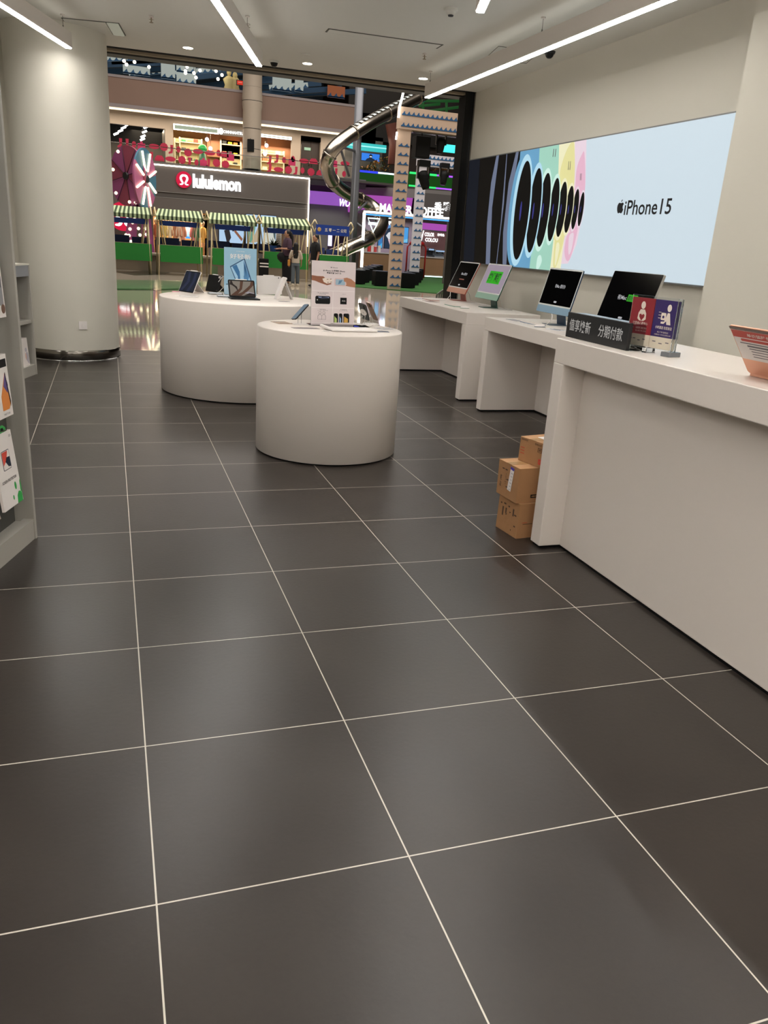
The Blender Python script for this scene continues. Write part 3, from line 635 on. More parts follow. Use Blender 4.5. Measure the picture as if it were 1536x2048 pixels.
def f_b(m, T, w, h):
    pl(m, T, [(-w, h*.8), (-.008, h*.8), (-.008, h*.93), (-w, h*.93)], BLACK); pl(m, T, [(-.09, .03), (-.03, .03), (-.008, .06), (-.035, h*.7), (-.09, h*.35)], ORG); pl(m, T, [(-.035, h*.7), (-.018, h*.5), (-.03, h*.38), (-.06, h*.5)], VI, 2); pl(m, T, [(-.015, .04), (-.01, .06), (-.033, h*.72), (-.037, h*.7)], BLACK, 3)
    text(m, 'TABLET CASE', T @ face_y(-.06, -.001, .014), .06, .008, KTXT)
def f_c(m, T, w, h):
    Q = T @ Matrix.Translation((-w/2+.005, 0, h*.64)) 
    pl(m, Q, rrect(.075, .085, .006), NV); pl(m, Q, rrect(.069, .079, .004), PAPER, 2); pl(m, Q, [(-.034, .038), (.02, .038), (-.0, .0), (-.034, -.02)], RD, 3); pl(m, Q, [(.033, .01), (.033, -.035), (.01, -.03), (-.012, -.005), (0, .012)], NV, 3)
    text(m, 'SCREEN PROTECTOR', T @ face_y(-w/2, -.001, h*.37), w*.72, .012, KTXT, .01)
    pl(m, T, ellipse(-.05, h*.25, .009, .018, 20), GR); pl(m, T, ellipse(-.085, h*.11, .006, .011, 16), GR); pl(m, T, [(-.055, 0), (-.005, 0), (-.002, .03), (-.012, .045), (-.03, .05), (-.048, .035)], GR); pl(m, T, [(-.012, .05), (-.001, .03), (-.001, .1), (-.008, .09)], GR, 2)
    text(m, '高清', T @ face_y(-.02, -.001, h*.93), .02, .012, KTXT)
def hook(t, T, w, h):
    m = MB(); m.prism([(-.1, h), (-.03, h), (-.035, h+.018), (-.055, h+.03), (-.1, h+.03)], .004, .008, GR, T, 'y'); m.prism([(-.08, h+.008), (-.055, h+.008), (-.06, h+.02), (-.08, h+.02)], .003, .004, BLACK, T, 'y'); m.build('hanging_tab', t)
def f_w(m, T, w, h):
    pl(m, T, [(-.03, .02), (-.008, .01), (-.01, .1), (-.03, .13), (-.06, .12), (-.07, .06)], mat('print_lilac_grey', 'b5b0b8', .4)); pl(m, T, ellipse(-.07, .09, .012, .03, 16), mat('print_pink_hand', 'd8b0a0', .5), 2); pl(m, T, ellipse(-.055, .15, .02, .02, 16), mat('print_lilac_grey', 'b5b0b8', .4), 2)
def f_p(m, T, w, h):
    pl(m, T, [(-.1, .02), (-.02, .02), (-.02, h*.5), (-.1, h*.5)], mat('pale_blue_pack', 'a9b7c8', .4))
pack(-.42, 2.39, .062, -.03, 1.03, .17, .02, .262, .04, 'white boxed case with grey and brown pictures on the upper shelf at the left edge', f_a)
pack(-.42, 2.39, .115, -.012, .62, .19, .02, .262, .05, 'white tablet case box with a black band and orange picture on the middle shelf', f_b)
pack(-.42, 2.39, .098, -.062, .63, .19, .012, .255, .1, 'white tablet case box half hidden behind the one with the black band', lambda m, T, w, h: pl(m, T, [(-.02, .02), (-.005, .02), (-.005, .05), (-.02, .05)], BLACK))
pack(-.42, 2.39, .105, -.005, .225, .19, .012, .325, .1, 'white screen protector pack with green dots and a green hanging tab', f_c, extra=hook)
pack(-.42, 2.39, .305, -.02, .2, .15, .02, .3, .2, 'pale pink pack beside the green dotted one, cut by the left edge', lambda m, T, w, h: pl(m, T, [(-w, 0), (-.004, 0), (-.004, h), (-w, h)], mat('pale_pink_pack', 'c9b0a6', .5)))
for lx_, zz_ in ((.18, 1.30), (.23, .90), (.2, .56), (.38, .52)):
    m = MB(); m.tube([(lx_, -.09, zz_), (lx_, -.03, zz_), (lx_, -.01, zz_+.01)], .003, STEEL, 6); m.build('peg_hook', r1)
pack(-.762, 7.02, .07, -.035, .1, .19, .05, .26, .06, 'white box with a lilac grey product picture on the bottom of the low rack', f_w)
pack(-.762, 7.02, .21, -.05, .526, .14, .05, .22, .1, 'pale blue boxed product standing on the shelf of the low rack', f_p)

# ------------------------------------------------------------------ on the front round table
Z = .86
def upright(x, y, w, h, rz, tilt, label, front, name='poster_stand', cat='poster'):
    t = thing(name, label, cat, (x, y, Z), rz); T = RXm(-tilt)
    m = MB(); m.bx(-w/2-.004, w/2+.004, .003, .005, .004, h, ACRYL, T); m.bx(-w/2, w/2, -.03, .09, 0, .004, ACRYL); m.build('acrylic_holder', t)
    m = MB(); front(m, T, w, h); m.build('printed_sheet', t)
    return t
PP = mat('poster_pale_pink_paper', 'dccfcf', .5); PP2 = mat('poster_panel_line', 'ebe3e2', .5); SK = mat('print_skin', '8f5a42', .6); SKd = mat('print_skin_light', 'b07a5c', .6)
def poster_phone(m, T, w, h):
    m.bx(-w/2, w/2, 0, .003, 0, h, PP, T)
    F = lambda x, z: T @ face_y(x*w, -.0012, z*h)
    def q(pts, mm, k=1): m.prism([((a-.5)*w, b*h) for a, b in pts], -.0005*k, -.0005*k+.0004, mm, T, 'y')
    def lines(m_, a, b, wd, s='从旧换新'): text(m_, s, F(a-.5, b), wd*w, h*.012, GTXT, .02)
    text(m, '换 iPhone', F(0, .905), w*.16, h*.016, KTXT, .01); text(m, '从 iPhone 12 换到新 iPhone', F(0, .855), w*.5, h*.026, KTXT, .02); text(m, '最高可省 2477 元', F(0, .82), w*.33, h*.026, KTXT, .02)
    q([(0.01, .54), (.99, .54), (.99, .548), (.01, .548)], PP2); q([(0.01, .275), (.99, .275), (.99, .283), (.01, .283)], PP2); q([(.485, .04), (.495, .04), (.495, .548), (.485, .548)], PP2); q([(0, .04), (1, .04), (1, .048), (0, .048)], PP2)
    q([(0, .70), (0, .775), (.13, .765), (.26, .765), (.3, .745), (.27, .735), (.42, .69), (.45, .65), (.35, .63), (.2, .66), (.08, .69)], SK); q([(.24, .73), (.36, .745), (.47, .72), (.46, .67), (.34, .655), (.27, .68)], mat('print_cream_phone', 'e6d8cc', .4), 2)
    for a, b in ((.36, .72), (.43, .725), (.37, .675), (.44, .68)): q([(a-.02, b-.005), (a+.02, b), (a+.015, b+.007), (a-.02, b+.004)], BR, 3)
    q([(1, .61), (1, .69), (.9, .74), (.8, .76), (.7, .745), (.72, .7), (.8, .66), (.75, .635), (.88, .62)], SKd); q([(a, b) for a, b in [(x+.65, y+.685) for x, y in rrect(.27, .12, .025)]], mat('print_pink_frame', 'd8b8b4', .4), 2); q([(a, b) for a, b in [(x+.65, y+.685) for x, y in rrect(.22, .09, .015)]], mat('print_sky', '9fb8c8', .4), 3)
    q([(.6, .65), (.66, .67), (.7, .72), (.62, .71)], mat('print_sky_deep', '5f87a8', .4), 4); q([(.73, .75), (.82, .745), (.78, .69), (.73, .7)], SKd, 4)
    text(m, '一指一按 操作更简单', F(-.25, .51), w*.28, h*.012, GTXT, .02); text(m, '更快更强', F(-.25, .49), w*.15, h*.01, GTXT, .02)
    q([(x+.26, y+.4) for x, y in rrect(.34, .125, .03)], BLACK); q([(.17, .43), (.4, .43), (.4, .45), (.15, .45)], mat('print_slate', '7a86a8', .4), 2); q([(.2, .41), (.36, .42), (.38, .44), (.24, .45)], NV, 3); q(ellipse(.135, .4, .012, .009, 12), PAPER, 3)
    q([(.66, .34), (.81, .34), (.81, .445), (.66, .445)], BLACK); text(m, 'A16', T @ face_y(.235*w, -.0024, .395*h), w*.08, h*.02, PAPER, .02); text(m, '芯片 快', F(.24, .5), w*.08, h*.012, GTXT)
    text(m, '守护安全', F(-.24, .252), w*.14, h*.012, GTXT, .02); text(m, '贴心放心 值得信赖', F(-.24, .235), w*.24, h*.01, GTXT); text(m, '多彩配色', F(.24, .255), w*.16, h*.012, GTXT, .02); text(m, '任你选择 随心搭配', F(.24, .237), w*.2, h*.01, GTXT)
    for a in (.2, .29):
        m.tube([(p[0]*w, -.001, p[1]*h) for p in ellipse(a-.5, .2, .028, .02, 14)], .0008, KTXT, 4, T=T, closed=True)
        m.tube([((a-.5+u)*w, -.001, v*h) for u, v in ((-.045, .095), (-.045, .15), (-.02, .172), (.02, .172), (.045, .15), (.045, .095))], .0008, KTXT, 4, T=T, closed=True)
    for a, b, c_, mm in ((.52, .08, .62, mat('print_lime', 'b4c66e', .4)), (.64, .085, .72, mat('print_blue_phone', '8fb0d8', .4)), (.745, .1, .88, mat('print_amber', 'd2a44a', .4))):
        q([(a, .05), (c_, .05), (c_, .185-.01), (c_-.02, .195), (a+.02, .195), (a, .185)], BLACK); q([(a+.015, .05), (c_-.03, .05), (c_-.03, .11), (a+.015, .15)], mm, 2)
    text(m, '了解更多', F(0, .032), w*.12, h*.012, KTXT, .02)
upright(1.44, 4.09, .331, .434, .141, math.radians(2.7), 'tall white poster with hands and phones on the smaller round table', poster_phone)
# phones on wire stands
def phone(x, y, z, M3, label, scr, back, ring=False, name='display_phone'):
    t = thing(name, label, 'phone', (x, y, Z))
    T = Matrix.Translation((0, 0, z-Z)) @ M3
    m = MB(); m.prism(rrect(.0715, .147, .011), -.004, .004, back, T); body = m.build('body', t)
    m = MB(); m.prism(rrect(.067, .1425, .01), .004, .0046, scr, T); m.build('screen', t)
    m = MB(); m.prism(rrect(.028, .028, .006, cx=-.017, cy=.055), -.0055, -.004, back, T); m.cyl((-.017, .062, -.008), (-.017, .062, -.004), .006, BLACK, T=T); m.cyl((-.017, .047, -.008), (-.017, .047, -.004), .006, BLACK, T=T); m.build('camera_bump', body)
    if ring: m = MB(); m.cyl((0, 0, -.010), (0, 0, -.0042), .028, PAPER, seg=28, T=T); m.cyl((0, 0, -.0112), (0, 0, -.010), .003, GTXT, seg=10, T=T); m.build('charging_puck', t)
    p = T @ Vector((0, -.01, -.006))
    m = MB(); m.cyl((p.x-.012, p.y, .002), (p.x-.012, p.y, p.z), .0022, CHROME, seg=8); m.cyl((p.x+.014, p.y+.01, .002), (p.x+.014, p.y+.01, p.z+.01), .0022, CHROME, seg=8)
    m.box((p.x, p.y, .003), (.1, .09, .006), PAPER, bev=.001); m.build('wire_stand', t)
    return t
def basis(xa, ya):
    xa = Vector(xa).normalized(); ya = Vector(ya); ya = (ya-xa*xa.dot(ya)).normalized(); za = xa.cross(ya)
    M_ = Matrix.Identity(4)
    for i in range(3): M_[i][0] = xa[i]; M_[i][1] = ya[i]; M_[i][2] = za[i]
    return M_
phone(1.205, 4.1, .945, basis((.25, -.95, .12), (.72, .1, .7)), 'phone leaning on a wire stand, left of the white poster', glow('phone_screen_blue', '7e95a8', .4), BLACKM)
phone(1.70, 4.2, .955, basis((-.55, .75, .2), (-.55, -.2, .8)), 'black phone with a round white charging disc, right of the white poster', SBLK, mat('phone_back_black', '191c1b', .3), True)
phone(1.785, 4.28, .955, basis((-.2, .95, .1), (-.5, 0, .8)), 'slim phone leaning behind the one with the charging disc', SBLK, mat('phone_back_bronze', '8a6f5f', .3, .5))
t = thing('display_tablet', 'white wedge tablet with a dark glossy screen lying before the poster', 'tablet', (1.50, 3.82, Z), .07)
m = MB(); m.add([(-.175, -.11, .002), (.15, -.11, .002), (.13, .08, .012), (-.2, .08, .012), (-.175, -.11, .014), (.15, -.11, .014), (.13, .08, .03), (-.2, .08, .03)], [(0, 3, 2, 1), (4, 5, 6, 7), (0, 1, 5, 4), (1, 2, 6, 5), (2, 3, 7, 6), (3, 0, 4, 7)], PAPER); m.build('case', t, bevel=.004)
m = MB(); m.add([(-.165, -.01, .0236), (.135, -.01, .0236), (.127, .07, .0305), (-.185, .07, .0305)], [(0, 1, 2, 3)], mat('glossy_black_glass', '08090a', .03)); m.add([(.02, .0, .0250), (.06, .0, .0250), (.05, .03, .0275), (.03, .035, .028)], [(0, 1, 2, 3)], glow('tablet_blue_icon', '2a3ad0', .6)); m.build('screen', t)
cardlet(1.09, 4.16, Z, .2, .11, .15, 'brown leaflet lying at the left of the smaller round table', mat('tan_leaflet', 'a08670', .4), 2)
cardlet(1.19, 3.86, Z, .1, .18, .07, 'grey printed leaflet lying front left on the smaller round table', mat('grey_leaflet', '8f8586', .4), 3)
cardlet(1.70, 3.80, Z, -.2, .12, .08, 'small blue and black picture card at the right rim', mat('slate_leaflet', '5f6877', .3), 2)
cardlet(1.30, 3.72, Z, -.3, .06, .05, 'tiny white price card between the leaflet and the tablet', PAPER, 2, 'price_card', 'price card')
cardlet(1.80, 3.98, Z, .3, .14, .1, 'pale folded card at the far right of the smaller round table', mat('pale_card2', 'bdbab8', .3), 2)

# ------------------------------------------------------------------ on the back round table
def tabl(x, y, z, w, h, rz, tilt, label, scr, case, strips=None, kb=False, back=False):
    t = thing('display_tablet', label, 'tablet', (x, y, Z), rz); T = Matrix.Translation((0, 0, z-Z)) @ RXm(-tilt)
    m = MB(); m.prism(rrect(w, h, .012, cy=h/2), 0, .007, case, T, 'y'); body = m.build('body', t)
    if not back:
        m = MB(); m.prism(rrect(w-.006, h-.006, .01, cy=h/2), -.0006, 0, BLACK, T, 'y'); m.prism(rrect(w-.026, h-.026, .004, cy=h/2), -.0011, -.0006, scr, T, 'y')
        for k, (pts, mm) in enumerate(strips or []): m.prism([((a-.5)*(w-.026), .013+b*(h-.026)) for a, b in pts], -.0016-.0004*k, -.0011-.0004*k, mm, T, 'y')
        m.build('screen', t)
    else:
        m = MB(); m.prism(rrect(.03, .02, .006, cx=w*.38, cy=h*.9), -.0015, 0, PAPER, T, 'y'); m.cyl((w*.38+.006, -.003, h*.9), (w*.38+.006, 0, h*.9), .006, BLACK, T=T); m.cyl((w*.35, -.002, h*.1), (w*.35, 0, h*.1), .004, GTXT, T=T); m.build('camera', body)
    m = MB(); m.box((0, .003, h+.004), (w*.45, .008, .009), PAPER, T, bev=.003); m.build('pencil', t)
    top = T @ Vector((0, .008, h*.6))
    m = MB(); m.add([(-w*.3, top.y, top.z), (w*.3, top.y, top.z), (w*.3, top.y+.1, .003), (-w*.3, top.y+.1, .003), (-w*.3, top.y+.004, top.z), (w*.3, top.y+.004, top.z), (w*.3, top.y+.104, .003), (-w*.3, top.y+.104, .003)], [(0, 3, 2, 1), (4, 5, 6, 7), (0, 1, 5, 4), (1, 2, 6, 5), (2, 3, 7, 6), (3, 0, 4, 7)], case)
    m.build('prop', t)
    if kb:
        m = MB(); m.prism(rrect(w+.02, .17, .01, cx=.01, cy=-.02), .001, .012, BLACKM); m.build('keyboard_folio', t)
    return t
dk = glow('tablet_dusk', '1a2236', .5); dk2 = glow('tablet_dusk_light', '2c3450', .5); tw = glow('tablet_taupe', '8f857a', .55); tb = glow('tablet_brown', '5d3f30', .55); tg = glow('tablet_dark_brown', '2a1f1c', .5); tl = glow('tablet_light', 'b5aeb6', .5)
tabl(.65, 6.73, .862, .25, .223, -1.07, .45, 'tablet with a dark blue wallpaper at the left of the larger round table', dk, PAPER, [([(0, 0), (.2, 0), (.5, .5), (.35, 1), (.2, 1), (.3, .5)], dk2), ([(.5, 0), (.7, 0), (.9, .6), (.8, 1), (.65, 1), (.7, .5)], dk2)])
tabl(.93, 7.0, .862, .2, .17, -1.0, .3, 'black tablet case seen from behind, next to the dark blue tablet', BLACK, BLACKM, back=True)
tabl(1.127, 6.216, .877, .25, .17, .047, .5, 'tablet with a brown swirling wallpaper on a black keyboard folio', tw, BLACKM,
     [([(0, .0), (.25, 0), (.5, .45), (.58, 1), (.45, 1), (.4, .5)], tb), ([(.15, 0), (.5, .25), (.85, .75), (.9, 1), (1, 1), (1, .75), (.75, .35), (.45, 0)], tb), ([(0, .75), (.1, .7), (.22, .55), (.3, .35), (.33, .3), (.3, .6), (.15, .78), (.1, 1), (.04, 1)], tg), ([(.6, .2), (1, .05), (1, .2), (.75, .3)], tl), ([(.55, 0), (1, .0), (1, .15), (.8, .2)], tg)], kb=True)
tabl(1.53, 7.0, .862, .28, .185, .3, .2, 'large white tablet seen from behind, right of the blue poster', PAPER, PAPER, back=True)
def poster_blue(m, T, w, h):
    m.bx(-w/2, w/2, 0, .003, 0, h, mat('poster_sky_paper', '8fb6cd', .5), T)
    def q(pts, mm, k=1): m.prism([((a-.5)*w, b*h) for a, b in pts], -.0005*k, -.0005*k+.0004, mm, T, 'y')
    q([(0, 0), (1, 0), (1, .25), (0, .2)], mat('poster_pale_sky', 'a8c6d8', .5)); text(m, '平板电脑', T @ face_y(0, -.0012, .925*h), w*.26, h*.016, PAPER)
    text(m, '好轻新', T @ face_y(0, -.0012, .82*h), w*.64, h*.105, PAPER, .012)
    q([(.18, .6), (.63, .79), (.87, .28), (.4, .22)], mat('poster_tablet_rim', '1f4a72', .4), 2); q([(.21, .585), (.61, .76), (.83, .29), (.42, .24)], mat('poster_tablet_screen', '9cc4de', .4), 3)
    q([(.25, .6), (.38, .65), (.48, .5), (.5, .3), (.44, .24), (.42, .4)], mat('poster_tablet_deep', '2f6a9c', .4), 4); q([(.6, .74), (.68, .6), (.6, .4), (.62, .26), (.7, .27), (.78, .4)], mat('poster_tablet_mid', '4f86b8', .4), 4)
    q(ellipse(.09, .22, .02, .012, 12), KTXT); q([(.1, .2), (.11, .2), (.14, .1), (.13, .1)], PAPER, 2)
upright(1.178, 6.71, .316, .447, -.12, math.radians(5), 'sky blue poster with a tilted tablet on the larger round table', poster_blue)
t = thing('folding_tablet_stand', 'white folding stand with crossed legs at the right of the larger table', 'tablet stand', (1.56, 6.4, Z), .1)
m = MB(); m.add([(-.02+u, v, z_) for v in (-.03, .05) for u, z_ in ((-.075, 0), (-.045, 0), (.03, .19), (.0, .2))], [(0, 1, 2, 3), (4, 7, 6, 5), (0, 4, 5, 1), (1, 5, 6, 2), (2, 6, 7, 3), (3, 7, 4, 0)], PAPER); m.build('front_leg', t, bevel=.003)
m = MB(); m.add([(u, v, z_) for v in (-.025, .045) for u, z_ in ((.07, 0), (.082, .0), (-.0, .2), (-.02, .2))], [(0, 1, 2, 3), (4, 7, 6, 5), (0, 4, 5, 1), (1, 5, 6, 2), (2, 6, 7, 3), (3, 7, 4, 0)], mat('pale_grey_plastic', 'b9b5b0', .4)); m.build('rear_leg', t, bevel=.002)
m = MB(); m.cyl((-.0, -.035, .195), (-.0, .055, .195), .012, PAPER); m.build('hinge', t)
cardlet(.62, 6.25, Z, -.3, .2, .13, 'white leaflet lying at the left rim of the larger round table', PAPER, 2)
for k, (x, y, lb) in enumerate(((.93, 6.68, 'clear glossy price block behind the dark blue tablet'), (.98, 6.38, 'clear glossy price block beside the brown wallpaper tablet'))):
    t = thing('price_block', lb, 'price tag', (x, y, Z), .1)
    m = MB(); m.bx(-.07, .07, -.04, .04, 0, .012, ACRYL, bev=.001); m.build('acrylic_base', t); m = MB(); m.bx(-.06, .06, -.03, .03, .0125, .0135, glow('glint_price_face', 'dde6ee', .8)); text(m, '新品 6799', Matrix.Translation((0, 0, .0142)), .09, .02, GTXT, .02); m.build('glint_price_face', t)  # price face glows to give the bright glints of lit acrylic
cardlet(1.5, 6.12, Z, .1, .1, .05, 'small grey card before the folding stand', mat('grey_card', '9f9a9b', .4), 2, 'price_card', 'price card')
m = MB(); m.tube([(.98, 6.84, .97), (1.04, 6.92, 1.02), (1.06, 6.93, .95), (1.0, 6.88, .88), (.96, 6.84, .864)], .003, mat('white_cable', 'cfcbc6', .5), 6, sub=6); tag(m.build('charging_cable'), 'thin white charging cable curling behind the dark blue tablet', 'cable')
m = MB(); m.box((.56, 6.78, Z+.002), (.07, .04, .003), mat('pink_note', 'e58aa8', .5)); tag(m.build('sticky_note'), 'tiny pink note under the left edge of the dark blue tablet', 'note')

# ================================================================== the mall outside
GREYP = mat('grey_fascia_panel', '635d59', .4); GREYD = mat('grey_fascia_dark', '55504c', .4); STONE = mat('pale_stone_cladding', '9d9082', .6, vary=.03)
BROWN = mat('brown_slab_cladding', '8f7466', .6, vary=.06, vscale=.8); RIM = mat('lilac_grey_rim', '9a8f90', .5); COVE = glow('cove_light', 'f3e0b8', 2.2); LEDW = glow('white_led_line', 'fff3e4', 6)
def B(m, r, y0, y1, mm): m.bx(r[0], r[1], y0, y1, r[2], r[3], mm)
def R4(L, T_, R_, B_, y): a = rect(L, T_, R_, B_, y); return a      # x0, x1, z0, z1
def pxz(px, py, y): p = ony(px, py, y); return p.x, p.z
# back shell
m = MB(); m.bx(-40, 60, 62, 62.4, 0, 16, mat('mall_far_wall', '3b3631', .8)); m.bx(-22, -21.7, 9, 62, 0, 16, mat('mall_far_wall', '3b3631', .8)); m.bx(52, 52.3, 9, 62, 0, 16, mat('mall_far_wall', '3b3631', .8)); struct(m, 'wall_mall_far')
m = MB(); m.bx(-40, 60, 9.5, 62, 15.6, 16, mat('mall_ceiling', '55504a', .8)); struct(m, 'ceiling_mall')
# ground-floor shop front (plane y = 40)
YF = 40
ZT = 4.27; XR = 9.47
m = MB(); m.bx(-6, XR, YF, YF+.35, 3.13, ZT, GREYP); m.bx(-6, XR, YF+.06, YF+.3, 2.88, 3.13, GREYD); m.bx(-6, XR, YF, YF+.35, 2.31, 2.88, GREYP)
for z in (3.13, 2.88): m.bx(-6, XR, YF-.015, YF, z-.01, z+.012, mat('pale_edge_line', '8c8a85', .4))
x0, x1 = pxz(417, 460, YF)[0], pxz(436, 460, YF)[0]; m.bx(x0, x1, YF, YF+.4, 0, 2.31, GREYP); x2 = pxz(567, 460, YF)[0]; m.bx(x2, XR, YF, YF+.4, 0, 2.31, mat('taupe_wall', '6e5c50', .6))
x3 = pxz(307, 460, YF)[0]; m.bx(-6, x3-.0, YF, YF+.4, 0, 2.31, mat('dark_taupe_wall', '4c453f', .6)); m.bx(x1, x2, YF, YF+.4, 0, .62, GREYD)
struct(m, 'wall_clothing_shop')
t = thing('light_line_border', 'thin white light line along the top and right edge of the grey shop fascia', 'light strip', (XR, YF-.06, .9))
m = MB(); m.bx(-4-XR, .05, 0, .05, ZT-.91, ZT-.855, LEDW); m.build('top_line', t)
m = MB(); m.bx(0.01, .06, 0, .05, 0, ZT-.92, LEDW); m.build('side_line', t)
m = MB(); a = pxz(385, 370, YF); b = pxz(481, 370, YF); zt_, zb_ = pxz(433, 352, YF)[1], pxz(433, 380, YF)[1]
text(m, 'lululemon', face_y((a[0]+b[0])/2, YF-.12, (zt_+zb_)/2), b[0]-a[0], (zt_-zb_), glow('sign_letter_white', 'ffffff', 1.5), .05, .05); tag(m.build('shop_sign_letters'), 'rounded white lit lowercase shop name on the grey fascia', 'sign')
def emblem(cx, cz, r, y, label, full=True):
    t = thing('round_shop_emblem', label, 'sign', (cx, y, cz))
    m = MB(); m.cyl((0, 0, 0), (0, -.1, 0), r, glow('emblem_red', 'd3163f', .9), seg=48); m.build('disc', t)
    m = MB(); Wm = glow('emblem_white', 'ffffff', 1.8)
    for s in (-1, 1):
        pts = [(s*.02, .52), (s*.3, .42), (s*.42, .12), (s*.3, -.18), (s*.16, -.42), (s*.3, -.58), (s*.56, -.6)]
        m.tube([(p[0]*r, -.13, p[1]*r) for p in pts], [r*.13, r*.14, r*.14, r*.12, r*.11, r*.1, r*.05], Wm, 8, sub=5)
    m.build('mark', t)
c = pxz(367.5, 359.5, YF); emblem(c[0], c[1], .36, YF-.02, 'round red emblem with a white mark, left of the white shop name')
c = pxz(246, 433, 38.5); emblem(c[0], c[1], .62, 38.5, 'larger round red emblem low at the left, beside the round column')
# display window: warm interior behind, garments in front of it
m = MB(); m.bx(x3, x0, YF+2.4, YF+2.5, 0, 2.31, glow('glowing_shop_back', 'c48850', .9)); struct(m, 'wall_display_window')  # back wall itself glows in place of warm shop lighting
m = MB(); m.bx(x3, x0, YF+.4, YF+2.4, 2.28, 2.31, mat('shop_soffit', 'b08a5c', .6)); struct(m, 'ceiling_display_window')
m = MB(); m.bx(x3, x0, YF+.4, YF+2.4, 0, .004, mat('shop_floor_wood', '8a6a4a', .5)); struct(m, 'floor_display_window')
area('display_window_lamp', ((x3+x0)/2, YF+1.2, 2.25), (3, 1.2), 480, (1, .78, .5))
def garment(px, col, label, w=.23, h=.75, y=YF+.7, z=None, lower=None):
    x = pxz(px, 465, y)[0]; z0 = .95 if z is None else z
    t = thing('display_mannequin', label, 'mannequin', (x, y, 0))
    c_ = mat('cloth_'+col, col, .8)
    m = MB(); m.lathe([(w*.38, z0), (w*.42, z0+h*.3), (w*.36, z0+h*.55), (w*.5, z0+h*.85), (w*.42, z0+h*.93), (w*.14, z0+h), (.0, z0+h)], c_, seg=12, sy=.6)
    for s in (-1, 1): m.tube([(s*w*.42, 0, z0+h*.9), (s*w*.56, -.02, z0+h*.55), (s*w*.52, -.05, z0+h*.3)], .05, c_, 6)
    m.build('top_garment', t)
    m = MB(); m.lathe([(0, z0), (w*.4, z0), (w*.36, z0-.3), (w*.26, .1), (0, .1)], mat('cloth_'+(lower or '3a3a3c'), lower or '3a3a3c', .8), seg=12, sy=.6); m.build('lower_garment', t)
    m = MB(); m.ball((0, 0, z0+h+.14), (.085, .09, .12), mat('mannequin_beige', 'c8a88c', .5), 10, 8); m.cyl((0, 0, z0+h-.02), (0, 0, z0+h+.06), .045, mat('mannequin_beige', 'c8a88c', .5), seg=8); m.lathe([(0, 0), (.16, 0), (.16, .03), (0, .03)], STEEL, seg=14); m.cyl((0, 0, .02), (0, 0, .12), .02, STEEL, seg=8); m.build('form', t)
for px, col, lo, lb in ((312, 'a05a3c', '3a2a24', 'rust coloured top on a mannequin at the left of the lit shop window'), (320, 'd8a45a', '6a6a6c', 'pale orange top with grey skirt on a mannequin'), (330, 'c8b06a', 'c8a02a', 'mustard skirt on a mannequin in the lit window'),
    (340, 'd8c8a8', '3c3a3a', 'cream top with dark trousers on a mannequin'), (350, 'b07a5a', 'c89a80', 'tan outfit on a mannequin near the window middle'), (358, 'd0b8a0', '2a2a2e', 'ivory top with black leggings on a mannequin'),
    (366, 'c88a70', 'a86a50', 'salmon outfit on a mannequin left of the blue display'), (386, 'c87a78', '7a4a48', 'dusty pink top on a mannequin right of the blue display'), (394, '3a6a4a', '2c2c30', 'green and black outfit on a mannequin near the window end'), (406, 'e0b060', 'c89060', 'bright yellow outfit on the last mannequin of the window')):
    garment(px, col, lb, lower=lo)
r = R4(371, 447, 381, 477, YF+1.6); m = MB(); B(m, r, YF+1.6, YF+1.66, glow('blue_window_screen', '3f9ae8', 1.2)); m.tube([((r[0]+r[1])/2, YF+1.59, r[3]-.1), ((r[0]+r[1])/2-.05, YF+1.59, r[2]+.1)], [.06, .16], glow('blue_window_dress', 'a8d4f2', 1.2), 8); tag(m.build('window_screen'), 'glowing blue upright screen behind the shop mannequins', 'screen')
# three lit picture panels
def scr(L, T_, R_, B_, y, label, shapes, bgc='a9c6e2', s=1.0, name='lit_picture_panel'):
    r = R4(L, T_, R_, B_, y); t = thing(name, label, 'screen', ((r[0]+r[1])/2, y, r[2])); w_, h_ = r[1]-r[0], r[3]-r[2]
    m = MB(); m.bx(-w_/2, w_/2, 0, .08, 0, h_, DARK); m.build('frame', t)
    m = MB(); m.bx(-w_/2+.03, w_/2-.03, -.01, -.001, .03, h_-.03, glow('panel_'+bgc, bgc, s))
    for k, (col, pts) in enumerate(shapes): m.prism([((a-.5)*w_*.96, b*h_) for a, b in pts], -.014-.004*k, -.011-.004*k, glow('panel_'+col, col, s*.9), None, 'y')
    m.build('picture', t)
scr(437, 427, 489, 487, YF-.03, 'lit panel of a bending figure in dark sportswear on pale blue', [('9a7a66', [(0, .62), (.12, .8), (.2, .66), (.12, .5), (0, .45)]), ('5c5a52', [(.1, .85), (.45, .92), (.6, .72), (.42, .55), (.25, .45), (.12, .6)]), ('2e2a2c', [(.45, .92), (.62, .7), (.68, .48), (.55, .4), (.4, .6)]), ('2e2a2c', [(.2, .42), (.4, .5), (.48, .2), (.38, .02), (.3, .05)]), ('8a5a44', [(.62, .5), (.95, .18), (.9, .1), (.6, .4)])])
scr(491, 428, 518, 489, YF-.03, 'lit panel of a figure in a green top beside the bending figure', [('6a9a86', [(.1, .1), (.25, .6), (.5, .85), (.75, .6), (.65, .3), (.4, .05)]), ('a88a78', [(.4, .85), (.55, .98), (.68, .85), (.55, .76)]), ('b4a48c', [(.4, .05), (.65, .3), (.95, .6), (.98, .1)])])
scr(520, 430, 553, 492, YF-.03, 'lit panel of a figure in a white top at the right of the three', [('c8ccc4', [(.1, .0), (.3, .5), (.5, .62), (.8, .45), (1, .1), (.95, 0)]), ('9a6a50', [(.1, .75), (.25, .9), (.5, .72), (.45, .5), (.25, .52)]), ('4a5a5c', [(.75, .7), (.95, .6), (.95, .2), (.85, .3)])])
